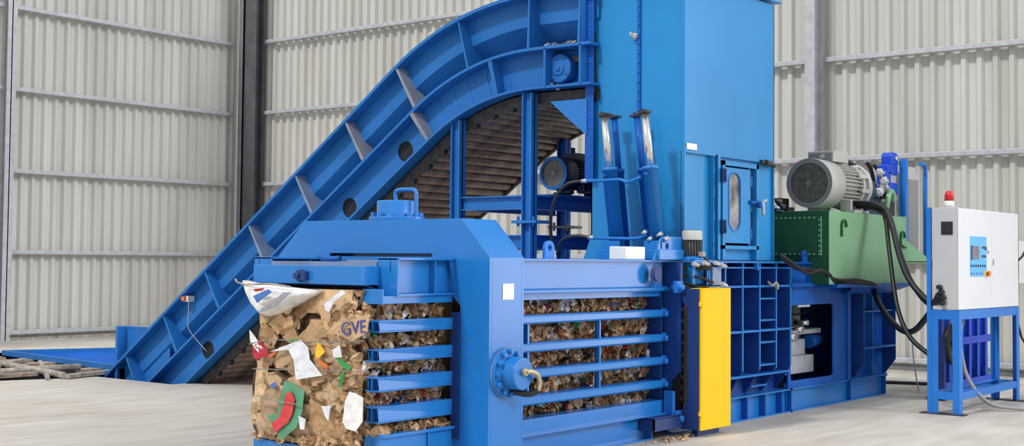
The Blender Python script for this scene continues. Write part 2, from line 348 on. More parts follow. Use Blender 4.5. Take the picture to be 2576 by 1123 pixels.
PATHS = {"hose_a":[[14.574,6.35,2.314],[14.549,6.095,2.294],[14.525,5.951,2.23],[14.425,5.831,2.034],[14.236,5.677,1.715],[14.086,5.514,1.451],[13.99,5.321,1.26],[13.952,5.185,1.191],[13.9,5.104,1.279]],"hose_b":[[14.572,6.3,2.299],[14.595,6.09,2.277],[14.579,5.983,2.154],[14.439,5.88,1.807],[14.247,5.747,1.358],[14.125,5.635,1.052],[14.05,5.48,0.798],[14.027,5.25,0.615]],"hose_c":[[14.972,6.3,1.331],[14.79,6.151,1.158],[14.599,5.952,0.984],[14.431,5.721,0.853],[14.34,5.547,0.863],[14.162,5.343,1.017],[13.989,5.181,1.165],[13.9,5.091,1.237]],"hose_d":[[14.631,6.35,2.288],[14.602,6.118,2.254],[14.562,5.957,2.153],[14.451,5.818,1.943],[14.288,5.67,1.671],[14.145,5.514,1.429],[14.034,5.329,1.229],[13.995,5.192,1.164],[13.9,5.078,1.31]],"hose_e":[[15.745,6.7,2.891],[15.791,6.657,2.781],[15.841,6.626,2.531],[15.879,6.6,2.356]],"hose_f":[[15.932,6.7,2.883],[16.147,6.71,2.804],[16.329,6.721,2.733],[16.514,6.7,2.737]],"hose_g":[[14.557,6.5,2.834],[14.707,6.482,2.815],[14.914,6.472,2.746],[15.136,6.482,2.639],[15.273,6.5,2.559]],"cable_thin":[[14.417,5.6,0.778],[15.049,5.832,0.51],[15.699,6.05,0.223],[16.16,6.198,0.01]],"cond":[[14.514,5.05,1.03],[14.48,5.074,0.885],[14.464,5.074,0.711],[14.478,5.019,0.408],[14.538,4.91,0.193],[14.625,4.767,0.066],[14.792,4.495,0.03]],"cable_r":[[16.129,5.0,1.044],[16.327,5.007,0.822],[16.472,5.0,0.672]],"cable_r2":[[16.279,5.0,1.665],[16.42,5.005,1.7],[16.719,5.0,1.741]],"deck_cab1":[[12.532,6.32,1.688],[12.779,6.305,1.615],[13.002,6.298,1.53],[13.199,6.277,1.487],[13.395,6.252,1.531],[13.613,6.235,1.456],[13.817,6.21,1.407],[14.125,6.156,1.419],[14.44,6.1,1.386]],"deck_cab2":[[12.572,6.34,1.676],[12.872,6.328,1.564],[13.093,6.296,1.547],[13.284,6.27,1.513],[13.508,6.234,1.496],[13.745,6.225,1.389],[14.046,6.169,1.388],[14.506,6.08,1.358]],"m_c1":[[10.775,6.2,1.68],[10.797,6.17,1.606],[10.813,6.149,1.562],[10.75,6.219,1.561],[10.651,6.332,1.556],[10.588,6.402,1.574],[10.576,6.416,1.536],[10.598,6.386,1.492],[10.684,6.266,1.475],[10.737,6.19,1.457],[10.802,6.1,1.414]],"m_c2":[[10.775,6.2,1.68],[10.8,6.163,1.614],[10.821,6.132,1.551],[10.732,6.23,1.538],[10.617,6.355,1.537],[10.567,6.411,1.51],[10.587,6.38,1.455],[10.65,6.288,1.404],[10.712,6.197,1.376],[10.763,6.12,1.384]],"hyd1":[[10.3,7.602,1.729],[10.25,7.59,1.902],[10.215,7.552,2.094],[10.216,7.473,2.266],[10.248,7.379,2.353],[10.3,7.265,2.376]],"hyd1m":[[10.3,7.265,2.376],[10.306,7.002,2.375],[10.308,6.822,2.377],[10.307,6.733,2.352],[10.3,6.588,2.392]],"hyd2":[[10.3,7.543,1.671],[10.262,7.488,1.779],[10.264,7.409,1.832],[10.283,7.282,1.847],[10.3,7.177,1.832]],"hyd2m":[[10.3,7.177,1.832],[10.304,6.906,1.823],[10.305,6.64,1.822],[10.3,6.528,1.851]],"sidecyl_hose":[[7.765,5.98,0.759],[7.792,5.944,0.75],[7.815,5.916,0.706],[7.83,5.898,0.648],[7.818,5.914,0.597],[7.774,5.966,0.6],[7.745,6.0,0.617]],"estop_cable":[[10.62,13.601,1.094],[10.581,13.553,0.894],[10.549,13.507,0.721],[10.571,13.405,0.599],[10.62,13.226,0.43]],"top_pipe":[[8.0,7.517,2.048],[7.97,7.503,2.146],[7.974,7.472,2.188],[8.015,7.375,2.188],[8.03,7.335,2.151],[8.0,7.3,1.961]],"strap1":[[6.83,7.951,0.937],[6.835,7.659,0.981],[6.84,7.309,0.981],[6.836,6.925,0.998],[6.83,6.696,1.014]],"strap2":[[6.83,7.9,0.745],[6.838,7.567,0.757],[6.84,7.219,0.771],[6.836,6.88,0.786],[6.83,6.672,0.798]],"strap3":[[6.8,7.893,0.556],[6.801,7.609,0.522],[6.8,7.343,0.511]],"bars":[[[10.641,18.682,0.04],[9.934,15.283,0.04]],[[9.952,15.265,0.04],[10.977,15.55,0.04]],[[9.662,16.354,0.04],[10.87,16.336,0.04]],[[9.996,17.231,0.04],[11.133,18.187,0.04]],[[11.084,17.679,0.04],[9.697,15.277,0.04]],[[9.076,15.924,0.04],[9.919,15.909,0.04]]],"sack":[[6.78,8.085,1.429],[6.78,7.881,1.402],[6.78,7.606,1.388],[6.78,7.232,1.366],[6.78,7.296,1.326],[6.78,7.448,1.262],[6.78,7.602,1.197],[6.78,7.76,1.156],[6.78,7.876,1.174],[6.78,7.971,1.248],[6.78,8.044,1.339]],"twine":[[6.75,8.073,1.439],[6.745,8.028,1.412],[6.747,7.89,1.402],[6.75,7.663,1.409],[6.75,7.44,1.392]],"white1":[[6.84,7.707,0.887],[6.84,7.375,0.993],[6.84,7.287,0.937],[6.84,7.264,0.849],[6.84,7.133,0.738],[6.84,7.412,0.691],[6.84,7.438,0.84],[6.84,7.506,0.912]],"yellow":[[6.84,7.189,0.992],[6.84,7.111,0.916],[6.84,7.187,0.853],[6.84,7.209,0.882]],"orange":[[6.84,7.187,0.868],[6.84,7.071,0.815],[6.84,7.083,0.779],[6.84,7.169,0.825]],"green1":[[6.84,7.002,0.883],[6.84,6.927,0.867],[6.84,6.823,0.815],[6.84,6.843,0.793],[6.84,6.917,0.809]],"green1b":[[6.84,6.892,0.79],[6.84,6.931,0.663],[6.84,6.956,0.662],[6.84,6.933,0.765]],"white2":[[6.84,7.032,0.935],[6.84,6.949,0.974],[6.84,6.927,0.887],[6.84,7.01,0.877]],"white3":[[6.84,6.848,0.64],[6.84,6.779,0.63],[6.84,6.698,0.607],[6.84,6.707,0.435],[6.84,6.774,0.358],[6.84,6.876,0.369],[6.84,6.91,0.418],[6.84,6.888,0.565]],"white4":[[6.84,7.137,0.511],[6.84,7.036,0.525],[6.84,7.063,0.406],[6.84,7.102,0.447]],"white5":[[6.84,7.376,0.425],[6.84,7.306,0.401],[6.84,7.313,0.326],[6.84,7.356,0.322]],"white6":[[6.84,7.123,1.27],[6.84,6.945,1.377],[6.84,6.895,1.354],[6.84,7.018,1.287],[6.84,7.067,1.212],[6.84,7.118,1.225]],"white7":[[6.84,7.951,1.045],[6.84,7.894,1.001],[6.84,7.79,0.898],[6.84,7.845,0.871],[6.84,7.94,0.953]],"red1":[[6.84,7.916,0.923],[6.84,7.824,0.973],[6.84,7.744,0.9],[6.84,7.729,0.855],[6.84,7.866,0.817],[6.84,7.909,0.846]],"orange2":[[6.84,7.734,0.855],[6.84,7.662,0.889],[6.84,7.617,0.9],[6.84,7.661,0.868],[6.84,7.715,0.84]],"bag":[[6.83,7.542,0.669],[6.83,7.458,0.668],[6.83,7.313,0.609],[6.83,7.339,0.444],[6.83,7.393,0.335],[6.83,7.572,0.217],[6.83,7.73,0.398],[6.83,7.613,0.422]],"bagred":[[6.82,7.498,0.582],[6.82,7.446,0.601],[6.82,7.396,0.544],[6.82,7.429,0.437],[6.82,7.471,0.368],[6.82,7.616,0.278],[6.82,7.658,0.344],[6.82,7.574,0.396],[6.82,7.532,0.49]],"blue1":[[6.84,7.71,0.633],[6.84,7.648,0.661],[6.84,7.629,0.632],[6.84,7.673,0.605]],"green2":[[6.84,7.485,0.988],[6.84,7.419,0.997],[6.84,7.419,0.982],[6.84,7.476,0.973]],"gve":[[6.84,6.939,1.062],[6.84,6.708,1.137]],"panelbits":[[14.283,4.9,1.913],[14.814,4.9,1.901]],"sackstripe":[[6.77,7.439,1.352],[6.77,7.351,1.354],[6.77,7.503,1.261],[6.77,7.636,1.206],[6.77,7.717,1.185],[6.77,7.682,1.226],[6.77,7.548,1.281]],"sackblue":[[6.765,7.76,1.315],[6.765,7.589,1.371],[6.765,7.544,1.35],[6.765,7.633,1.309],[6.765,7.713,1.264]],"sackred":[[6.765,7.757,1.37],[6.765,7.634,1.379],[6.765,7.657,1.36],[6.765,7.734,1.349]]}
# ------------------------------------------------------------------ conveyor: rises along -Y into the hopper
YC, ZC = 8.12, .934; TH = math.radians(35.24); S_, C_ = math.sin(TH), math.cos(TH)
def cv(R, s):
    """point (y,z) at radius-offset R; s<0 on the level top run, 0..TH on the bend (radians), beyond: TH+metres down the slope"""
    if s < 0: return (YC+s, ZC+R)
    if s <= TH: return (YC+R*math.sin(s), ZC+R*math.cos(s))
    t = s-TH; return (YC+R*S_+t*C_, ZC+R*C_-t*S_)
RA, RB, RC = 3.43, 2.86, 2.43
TEND = 7.3
ST = [-.72, 0]+[TH*i/14 for i in range(1, 15)]+[TH+TEND]
def band(mb, R0, R1, X0, X1, stations=ST):
    """swept rectangle between offsets R0<R1 and X0<X1"""
    vs = []
    for s in stations:
        for (x, R) in ((X0, R0), (X1, R0), (X1, R1), (X0, R1)):
            y, z = cv(R, s); vs.append((x, y, z))
    n = len(stations); fs = [(0, 1, 2, 3), ((n-1)*4+3, (n-1)*4+2, (n-1)*4+1, (n-1)*4)]
    for i in range(n-1): fs += [(i*4+k, i*4+(k+1) % 4, i*4+4+(k+1) % 4, i*4+4+k) for k in range(4)]
    mb.add(vs, fs)
def strip(mb, xa, Ra, xb, Rb, stations=ST, t=.008):
    vs = []
    for s in stations:
        for (x, R) in ((xa, Ra), (xb, Rb)):
            y, z = cv(R, s); vs += [(x, y, z)]
    for s in stations:
        for (x, R) in ((xa, Ra), (xb, Rb)):
            y, z = cv(R, s); vs += [(x+t, y, z)]
    n = len(stations); m = 2*n; fs = []
    for i in range(n-1):
        a = 2*i; fs += [(a, a+1, a+3, a+2), (a+m, a+2+m, a+3+m, a+1+m), (a, a+2, a+2+m, a+m), (a+1, a+1+m, a+3+m, a+3)]
    fs += [(0, m, m+1, 1), (2*n-2, 2*n-1, 2*n-1+m, 2*n-2+m)]
    mb.add(vs, fs)
XO, XI, XF = 10.62, 10.78, 12.62
conv = thing('inclined_conveyor', (11.7, 12, 0), 'long blue steel slat conveyor climbing from the floor pit into the tall hopper', 'conveyor')
def side(sgn, xo, xi):
    """one side frame: xo outer flange edge, xi web plane; sgn +1 near side, -1 far side"""
    lo = lambda a, b: (min(a, b), max(a, b))
    mb = MB(); band(mb, RA-.035, RA, *lo(xo, xi+.03*sgn)); mb.build('top_rail', 'blue_conv', conv)
    mb = MB(); band(mb, RA-.31, RA-.035, *lo(xi, xi+.01*sgn))
    strip(mb, xi, RA-.31, xi+.25*sgn, RB+.04)
    band(mb, RB-.0, RB+.05, *lo(xi+.25*sgn, xi+.26*sgn))
    mb.build('side_wall', 'blue_conv', conv)
    mb = MB(); band(mb, RB-.03, RB, *lo(xo, xi+.26*sgn)); mb.build('middle_rail', 'blue_conv', conv)
    mb = MB(); band(mb, RC, RC+.025, *lo(xo+.01*sgn, xi+.03*sgn)); mb.build('bottom_rail', 'blue_conv', conv)
    # lower web with round inspection holes on the slope
    mb = MB()
    band(mb, RC+.02, RB-.02, *lo(xi, xi+.012*sgn), stations=[TH*i/14 for i in range(0, 15)])
    holes = [circ(TH*0+t, (RB+RC)/2-.01, .115 if sgn > 0 else .11) for t in (.46, 1.53, 4.60, 5.83)]
    mb.plate([(0, RC+.02), (TEND, RC+.02), (TEND, RB-.02), (0, RB-.02)], holes,
             lambda t, R: (xi, cv(R, TH+t)[0], cv(R, TH+t)[1]) if t > 0 else (xi, cv(R, TH)[0], cv(R, TH)[1]), (.012*sgn, 0, 0))
    if sgn > 0:
        band(mb, RC+.02, RB-.02, xi, xi+.012, stations=[-.16, 0])
        # recessed bearing bay at the head
        band(mb, RC+.02, RB-.02, xi+.10, xi+.112, stations=[-.72, -.16])
    else: band(mb, RC+.02, RB-.02, *lo(xi, xi+.012*sgn), stations=[-.72, 0])
    if sgn > 0: lin = MB(); band(lin, RC+.03, RB-.03, xi+.02, xi+.028, stations=[TH, TH+TEND]); lin.build('dark_hole_backing', 'dark', conv)  # added dark sheet: stands in for the unlit inside seen through the holes
    mb.build('lower_web', 'blue_conv', conv)
side(1, XO, XI)
side(-1, XF+.16, XF)
ribs = [-.60, .012, .300, TH-.02]+[TH+t for t in (.90, 1.92, 2.93, 3.94, 4.95, 5.92)]
for i, s in enumerate(ribs):
    mb = MB()
    y0, z0 = cv(RA-.03, s); y1, z1 = cv(RB, s)
    dy, dz = cv(RA, s+.01)[0]-cv(RA, s)[0], cv(RA, s+.01)[1]-cv(RA, s)[1]; l = math.hypot(dy, dz); dy, dz = dy/l*.016, dz/l*.016
    ym, zm = cv(RA-.31, s)
    mb.prism([(XO+.02, y0, z0), (XI, y0, z0), (XI, ym, zm), (XI+.25, y1, z1), (XO+.0, y1, z1)], (0, dy, dz))
    # broad outer face strip of the rib
    wide = 1.7 if i > 2 else 1.1
    mb.prism([(XO+.012, y0, z0), (XO+.012, y0+dy*wide, z0+dz*wide), (XO-.004, y1+dy*wide*1.7, z1+dz*wide*1.7), (XO-.004, y1, z1)], (.012, 0, 0))
    mb.build('stiffening_rib', 'blue_conv' if i < 3 or i > 6 else ('rib_grey' if i < 5 else 'blue_worn'), conv)
for i, s in enumerate([.19, TH+.02]):   # ribs over the lower web
    y0, z0 = cv(RB-.03, s); y1, z1 = cv(RC+.02, s); mb = MB()
    mb.prism([(XO, y0, z0), (XI, y0, z0), (XI, y1, z1), (XO+.03, y1, z1)], (0, C_*.016, -S_*.016))
    mb.prism([(XO, y0, z0), (XO, y0+.05, z0-.02), (XO+.03, y1+.04, z1-.02), (XO+.03, y1, z1)], (.01, 0, 0))
    mb.build('lower_rib', 'blue_conv' if i == 0 else 'rib_grey', conv)
for s in (.27, .37, .45, .53, .16):
    mb = MB()
    y0, z0 = cv(RB-.03, s); y1, z1 = cv(RC+.025, s); mb.bar((XI-.003, y0, z0), (XI-.003, y1, z1), .014, .008, (1, 0, 0))
    mb.build('weld_seam', 'blue_bright', conv)
for s in (-.16, -.60):
    y0, z0 = cv(RB-.02, s); y1, z1 = cv(RC+.02, s); MB().box(XO, XI+.11, y0-.012, y0+.012, z1, z0).build('head_stiffener', 'blue_conv', conv)
y, z = 7.86, 3.57
mb = MB(); mb.lathe((XI+.10, y, z), (-1, 0, 0), [(0, .15), (.14, .15), (.15, .14), (.15, .075), (.165, .07), (.165, .03), (.18, .03), (.18, .001)], 28)
for k in range(4):
    a = k*PI/2+.6; mb.bolt((XI-.05, y+.115*math.cos(a), z+.115*math.sin(a)), (-1, 0, 0), .013)
mb.box(XI+.0, XI+.1, y-.22, y+.16, 3.38, 3.42)
mb.build('head_bearing', 'blue_conv', conv, bevel=.004)
mb = MB(); mb.cyl((XI-.03, y+.08, z-.15), (XI-.1, y+.12, z-.17), .018, 10).cyl((XI-.03, y+.02, z-.16), (XI-.03, y+.02, z-.22), .02, 8).box(XI-.06, XI-.0, y-.02, y+.12, z-.2, z-.17)
mb.build('grease_fitting', 'zinc', conv)
# dark drive chain and sprocket at the very head
mb = MB(); mb.lathe((XI+.16, 7.62, 3.57), (1, 0, 0), [(0, .17), (.06, .17)], 14, False).lathe((XI+.25, 7.6, 3.6), (1, 0, 0), [(0, .24), (.03, .24)], 18, False)
mb.cyl((XI+.1, 7.6, 3.57), (XF-.05, 7.6, 3.57), .05)
for k in range(9):
    mb.box(XI-.04+.008*(k % 2), XI+.05, 7.44+.002*k, 7.52+.01*(k % 3), 3.30+.07*k, 3.35+.07*k)
mb.build('drive_sprocket', 'dark_steel', conv)
# return chain: dark carrier strip, rollers and slats under the frame
mb = MB(); band(mb, RC-.13, RC-.02, XI+.01, XI+.05); band(mb, RC-.13, RC+.0, XF-.05, XF-.0); mb.build('chain_guard', 'dark_steel', conv)
RS = RC-.085
step = .135; s_list = [-.66+step*i for i in range(5)]
s = 0.0
while s < TH: s_list.append(s); s += step/RS
t = (s-TH)*RS
while t < 7.1: s_list.append(TH+t); t += step
sl = MB()
prof = [(-.058, .018), (-.058, -.004), (-.046, -.024), (-.02, -.036), (.02, -.036), (.046, -.024), (.058, -.004), (.058, .018)]
sl.prism([(0, a, b) for a, b in prof], (XF-XI-.12, 0, 0)); sl.sm = [False, False]+[True]*(len(sl.f)-2)
base = None
for i, s in enumerate(s_list):
    y, z = cv(RS, s); ang = -max(0, min(s, TH))
    if base is None:
        ORG['tmp'] = Vector((0, 0, 0)); base = sl.build('slat', 'slat', conv)
        base.data.transform(Matrix.Translation(ORG[conv.name])); base.location = Vector((XI+.06, y, z))-ORG[conv.name]; base.rotation_euler = (ang, 0, 0)
    else: part_copy(base, conv, (XI+.06, y, z), (ang, 0, 0))
roller = None
for s in s_list[::2]:
    y, z = cv(RC-.13, s); p = (XI+.04, y, z)
    if roller is None: rp_ = p; roller = MB().cyl((XI+.005, y, z), (XI+.075, y, z), .034, 10).build('chain_roller', 'black', conv)
    else: part_copy(roller, conv, ORG[conv.name]+Vector(p)-Vector(rp_))
mb = MB(); band(mb, RB-.16, RB-.10, XI+.05, XF-.05); mb.build('carrying_slats', 'slat', conv)
# blue apron under the head and the tail box at the pit
mb = MB(); mb.prism([(10.72, 7.96, 3.235), (10.72, 7.5, 3.235), (10.72, 7.5, 2.86)], (.02, 0, 0)); mb.build('chute_gusset', 'blue', conv)
mb = MB(); mb.box(10.80, 10.82, 14.2, 15.15, -.9, .64).box(10.66, 10.82, 15.15, 15.2, -.9, .67).box(10.795, 10.86, 14.3, 15.15, .64, .67).box(12.6, 12.62, 14.2, 15.17, -.9, .66)
mb.box(10.7, 12.6, 15.15, 15.17, -.9, .1)
mb.build('tail_box', 'blue_conv', conv)
# emergency stop on the side wall
mb = MB(); mb.box(10.66, 10.77, 13.67, 13.77, 1.04, 1.12); eb = mb.build('stop_box', 'white', conv, bevel=.008)
tag(MB().lathe((10.66, 13.73, 1.08), (-1, 0, 0), [(0, .018), (.02, .018), (.02, .034), (.04, .03)], 16).build('stop_button', 'orange', eb))
MB().tube(PATHS['estop_cable'], .007, 6).build('stop_cable', 'grey_conduit', conv)

# scraps riding on the level top run
def flake(mb, c, n, r, col, tilt=.35, crump=.25, seg=7):
    c = Vector(c); n = Vector(n).normalized()
    a = Vector((rnd.uniform(-1, 1), rnd.uniform(-1, 1), rnd.uniform(-1, 1)))
    n = (n+a*tilt).normalized(); u = n.orthogonal().normalized(); ang = rnd.uniform(0, 6.28)
    w = n.cross(u); u, w = u*math.cos(ang)+w*math.sin(ang), w*math.cos(ang)-u*math.sin(ang)
    el = rnd.uniform(.5, 1); pts = [c+n*r*rnd.uniform(-.1, .35)*crump*2]
    for ring, k in ((.55, 1), (1, 2)):
        for i in range(seg):
            t = 2*PI*i/seg+rnd.uniform(-.25, .25); q = r*ring*rnd.uniform(.7, 1.2)
            pts.append(c+u*q*math.cos(t)+w*q*el*math.sin(t)+n*r*crump*rnd.uniform(-1, 1)*(1 if k == 1 else .9))
    fs = [(0, 1+i, 1+(i+1) % seg) for i in range(seg)]
    for i in range(seg):
        j = (i+1) % seg; fs += [(1+i, 1+seg+i, 1+seg+j), (1+i, 1+seg+j, 1+j)]
    mb.add(pts, fs, False, col)
CB = [(.52, .34, .19), (.46, .30, .165), (.58, .39, .235), (.40, .25, .13), (.50, .35, .21), (.60, .43, .27), (.34, .20, .10), (.55, .37, .22)]
def cb(): c = rnd.choice(CB); k = rnd.uniform(.78, 1.30); return tuple(x*k for x in c)
mb = MB()
for i in range(46):
    s = rnd.uniform(-.6, .45); y, z = cv(RB+.02, s)
    col = rnd.choice([(.8, .8, .8), (.75, .7, .66), (.03, .03, .03), (.5, .35, .2)])
    flake(mb, (rnd.uniform(XI+.0, XI+.14), y, z+rnd.uniform(0, .03)), (0, 0, 1), rnd.uniform(.025, .06), col, .6, .5, 6)
mb.build('paper_scraps', 'cardboard', label='loose white and brown paper scraps riding along the curved top of the conveyor', cat='scraps', kind='stuff')

# ------------------------------------------------------------------ steel support under the conveyor head
sup = thing('conveyor_support_frame', (11.6, 8.6, 0), 'blue steel frame of posts and cross beams standing under the conveyor head', 'frame')
def hpost(x, y, z0, z1, name='post', m='blue_conv', w=.125):
    mb = MB(); t = .016
    mb.box(x-.01, x+.10, y-w/2, y-w/2+t, z0, z1).box(x-.01, x+.10, y+w/2-t, y+w/2, z0, z1).box(x+.035, x+.05, y-w/2, y+w/2, z0, z1)
    return mb.build(name, m, sup)
hpost(10.68, 8.22, 0, 3.34); hpost(10.68, 9.19, 0, 3.115); hpost(12.5, 9.1, 0, 3.05, m='blue_deep'); hpost(12.5, 8.22, 0, 3.3, m='blue_deep')
def ibeam(p0, p1, h=.13, w=.1, name='cross_beam', m='blue_conv'):
    mb = MB(); p0 = Vector(p0); p1 = Vector(p1)
    mb.bar(p0, p1, .012, h); mb.bar(p0+Vector((0, 0, h/2)), p1+Vector((0, 0, h/2)), w, .014); mb.bar(p0-Vector((0, 0, h/2)), p1-Vector((0, 0, h/2)), w, .014)
    return mb.build(name, m, sup)
for z in (2.21, 1.80):
    ibeam((10.75, 8.3, z), (10.75, 9.12, z)); ibeam((10.8, 8.22, z), (12.5, 8.22, z), m='blue_deep'); ibeam((10.8, 9.19, z), (12.5, 9.19, z), m='blue_deep')
for (x, y) in ((10.68, 8.22), (12.5, 9.1)):
    mb = MB(); mb.box(x-.05, x+.2, y-.16, y+.16, 1.99, 2.02).bolt((x-.01, y-.1, 1.96), (0, 0, 1), .016, .1).bolt((x-.01, y+.1, 1.96), (0, 0, 1), .016, .1)
    mb.build('joint_plate', 'zinc_mid' if x > 12 else 'blue_conv', sup)
MB().box(11.1, 12.4, 8.15, 8.75, 2.285, 2.31).build('motor_platform', 'blue_deep', sup)

def motor_x(name, x0, y, z, r, L, label, mats, dark=False):
    """electric motor, axis along +X, fan cowl facing -X"""
    t = thing(name, (x0+L/2, y, z-r*1.15), label, 'motor')
    mb = MB(); mb.lathe((x0, y, z), (1, 0, 0), [(0, r*.80), (0, r*.97), (r*.08, r*1.0), (L*.30, r*1.0), (L*.30, r*.9)], 40, caps=False); mb.build('fan_cowl', mats[0], t)
    mb = MB(); mb.lathe((x0-.002, y, z), (1, 0, 0), [(0, r*.86), (0, r*.99)], 40, caps=False); mb.lathe((x0-.004, y, z), (1, 0, 0), [(0, r*.80), (-.0, r*.86), (.02, r*.86)], 40, caps=False); mb.build('cowl_rim', mats[3], t)
    mb = MB(); mb.lathe((x0+.03, y, z), (1, 0, 0), [(0, .001), (0, r*.84)], 40, caps=False)
    for k in range(9):
        rr = r*(.1+.085*k); mb.lathe((x0+.008, y, z), (1, 0, 0), [(0, rr), (0, rr+r*.028)], 32, caps=False)
    for k in range(10):
        a = 2*PI*k/10; mb.bar((x0+.006, y, z), (x0+.006, y+r*.82*math.cos(a), z+r*.82*math.sin(a)), r*.03, .006, (1, 0, 0))
    mb.lathe((x0, y, z), (1, 0, 0), [(0, .001), (0, r*.14)], 20, caps=False)
    mb.build('fan_grille', mats[2], t)
    mb = MB(); mb.lathe((x0+L*.3, y, z), (1, 0, 0), [(0, r*.76), (L*.46, r*.76)], 30)
    for k in range(34):
        a = 2*PI*k/34
        if not (-.35 < math.sin(a+.0)-1 < 0.0 and False): mb.bar((x0+L*.29, y+r*.82*math.cos(a), z+r*.82*math.sin(a)), (x0+L*.76, y+r*.82*math.cos(a), z+r*.82*math.sin(a)), r*.035, r*.16, (0, math.cos(a), math.sin(a)))
    mb.build('finned_housing', mats[1], t)
    mb = MB(); mb.lathe((x0+L*.74, y, z), (1, 0, 0), [(0, r*.8), (0, r*.93), (L*.05, r*.93), (L*.05, r*.84), (L*.09, r*.84), (L*.09, r*1.02), (L*.15, r*1.02), (L*.22, r*.9), (L*.24, r*.5), (L*.26, r*.3)], 36)
    for k in range(10):
        a = 2*PI*k/10+.2; mb.bar((x0+L*.70, y+r*.9*math.cos(a), z+r*.9*math.sin(a)), (x0+L*.85, y+r*.95*math.cos(a), z+r*.95*math.sin(a)), r*.16, r*.12, (0, math.cos(a), math.sin(a)))
    mb.build('end_bell', mats[0], t)
    for sg in (-1, 1):
        mb = MB(); mb.box(x0+L*.40, x0+L*.72, y+sg*r*.95-r*.22, y+sg*r*.95+r*.22, z-r*1.15, z-r*1.03)
        for xx in (.42, .66): mb.box(x0+L*xx, x0+L*(xx+.04), min(y+sg*r*.5, y+sg*r*.95), max(y+sg*r*.5, y+sg*r*.95), z-r*1.1, z-r*.6)
        mb.build('foot', mats[0], t, bevel=.004)
    return t
mt = motor_x('conveyor_drive_motor', 11.45, 8.45, 2.56, .185, .75, 'dark blue electric motor on the blue platform behind the hydraulic cylinders', ('darkmotor', 'darkmotor', 'grey_mid', 'blue_conv'))
MB().box(11.75, 11.95, 8.37, 8.53, 2.73, 2.80).tube([(11.8, 8.45, 2.78), (11.8, 8.45, 2.86), (11.84, 8.45, 2.86), (11.84, 8.45, 2.78)], .012, 6, 1).build('terminal_box', 'darkmotor', mt)
mb = MB().lathe((12.14, 8.45, 2.50), (1, 0, 0), [(0, .16), (.3, .16)], 20).box(12.2, 12.5, 8.33, 8.57, 2.31, 2.6); mb.build('gearbox', 'darkmotor', mt, bevel=.01)
# ------------------------------------------------------------------ horizontal baler
YN = 6.395                       # near side plane
bal = thing('horizontal_baler', (10.8, 7.4, 0), 'long blue horizontal baling press with a caged chamber, cardboard inside', 'baling machine')
# portal (press frame) round the bale outlet
P0, P1 = 7.77, 8.20
mb = MB()
outer = [(6.33, 0), (8.72, 0), (8.72, 1.63), (8.39, 1.93), (6.62, 1.93), (6.33, 1.625)]
mb.plate(outer, [[(6.62, .22), (8.36, .22), (8.36, 1.34), (6.72, 1.34), (6.62, 1.25)], [(6.92, 1.628), (8.08, 1.628), (8.08, 1.655), (6.92, 1.655)]], YZ(P0), (.03, 0, 0))
mb.plate(outer, [[(6.62, .22), (8.36, .22), (8.36, 1.34), (6.62, 1.34)]], YZ(P1-.03), (.03, 0, 0))
for a, b in zip(outer, outer[1:]+outer[:1]):
    if a[1] == 0 and b[1] == 0: continue
    y0, z0 = a; y1, z1 = b; cy, cz = 7.5, .9
    mb.prism([(P0+.032, y0, z0), (P0+.032, y1, z1), (P0+.032, y1+(cy-y1)*.02, z1+(cz-z1)*.02), (P0+.032, y0+(cy-y0)*.02, z0+(cz-z0)*.02)], (P1-P0-.064, 0, 0))
mb.box(P0+.02, P1-.02, 6.60, 6.62, .2, 1.36).box(P0+.02, P1-.02, 8.36, 8.38, .2, 1.36)
mb.box(P0+.15, P1-.15, 6.8, 8.2, 1.60, 1.68)
mb.build('press_frame', 'blue', bal)
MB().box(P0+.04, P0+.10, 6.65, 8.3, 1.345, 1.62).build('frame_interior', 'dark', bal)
MB().box(P0+.16, P0+.30, 6.34-.014, 6.34, 1.30, 1.425).build('rating_plate', 'white', bal, label='small pale rating plate')
# vertical closing strip on the near edge of the outlet
MB().box(P0-.03, P0-.002, 6.615, 6.69, .22, 1.20).build('outlet_post', 'navy', bal)
# side frames in front of the portal
def sidebeam(y0, y1, near):
    mb = MB(); xa = 7.11; yo = y0 if near else y1
    mb.box(xa, xa+.014, y0, y1, 1.335, 1.615)                           # end plate
    mb.box(xa, P0, y0, y1, 1.600, 1.618).box(xa, P0, y0, y1, 1.335, 1.350)
    ym = y0+.07 if near else y1-.07
    mb.box(xa, P0, ym, ym+.012, 1.35, 1.60)
    mb.box(xa+.43, xa+.445, y0+.012, y1-.012, 1.35, 1.60)
    if near: mb.box(6.95, P0, y0+.03, y1, 1.275, 1.335).box(6.95, 6.965, y0+.0, y1, 1.275, 1.385)
    return mb.build('outlet_top_beam', 'blue', bal, bevel=.003)
sidebeam(6.67, 6.875, True); sidebeam(8.06, 8.27, False)
mb = MB(); mb.prism([(7.72, 6.69, 1.60), (P0, 6.69, 1.60), (P0, 6.69, 1.42)], (0, .012, 0)); mb.build('corner_gusset', 'blue', bal)
for (zt, zb) in ((1.157, 1.068), (.946, .852), (.743, .635), (.528, .408)):
    mb = MB(); xa = 6.92; h = zt-zb
    mb.box(xa, P0-.02, 6.67, 6.682, zb+.014, zt-.014)
    mb.box(xa, P0-.02, 6.672, 6.80, zt-.012, zt).box(xa, P0-.02, 6.672, 6.80, zb, zb+.012)
    mb.box(xa, P0-.02, 6.735, 6.745, zb, zt)
    mb.box(xa+.02, P0-.02, 6.79, 6.80, zb+.02, zt-.02)
    mb.prism([(xa, 6.67, zb+.014), (xa, 6.67, zt-.014), (xa, 6.685, zt), (xa, 6.685, zb)], (P0-.02-xa, 0, 0))
    mb.build('outlet_side_bar', 'blue', bal, bevel=.002)
    mb = MB(); mb.box(7.5, P0-.02, 8.15, 8.27, zb, zt); mb.build('outlet_side_bar', 'blue', bal)
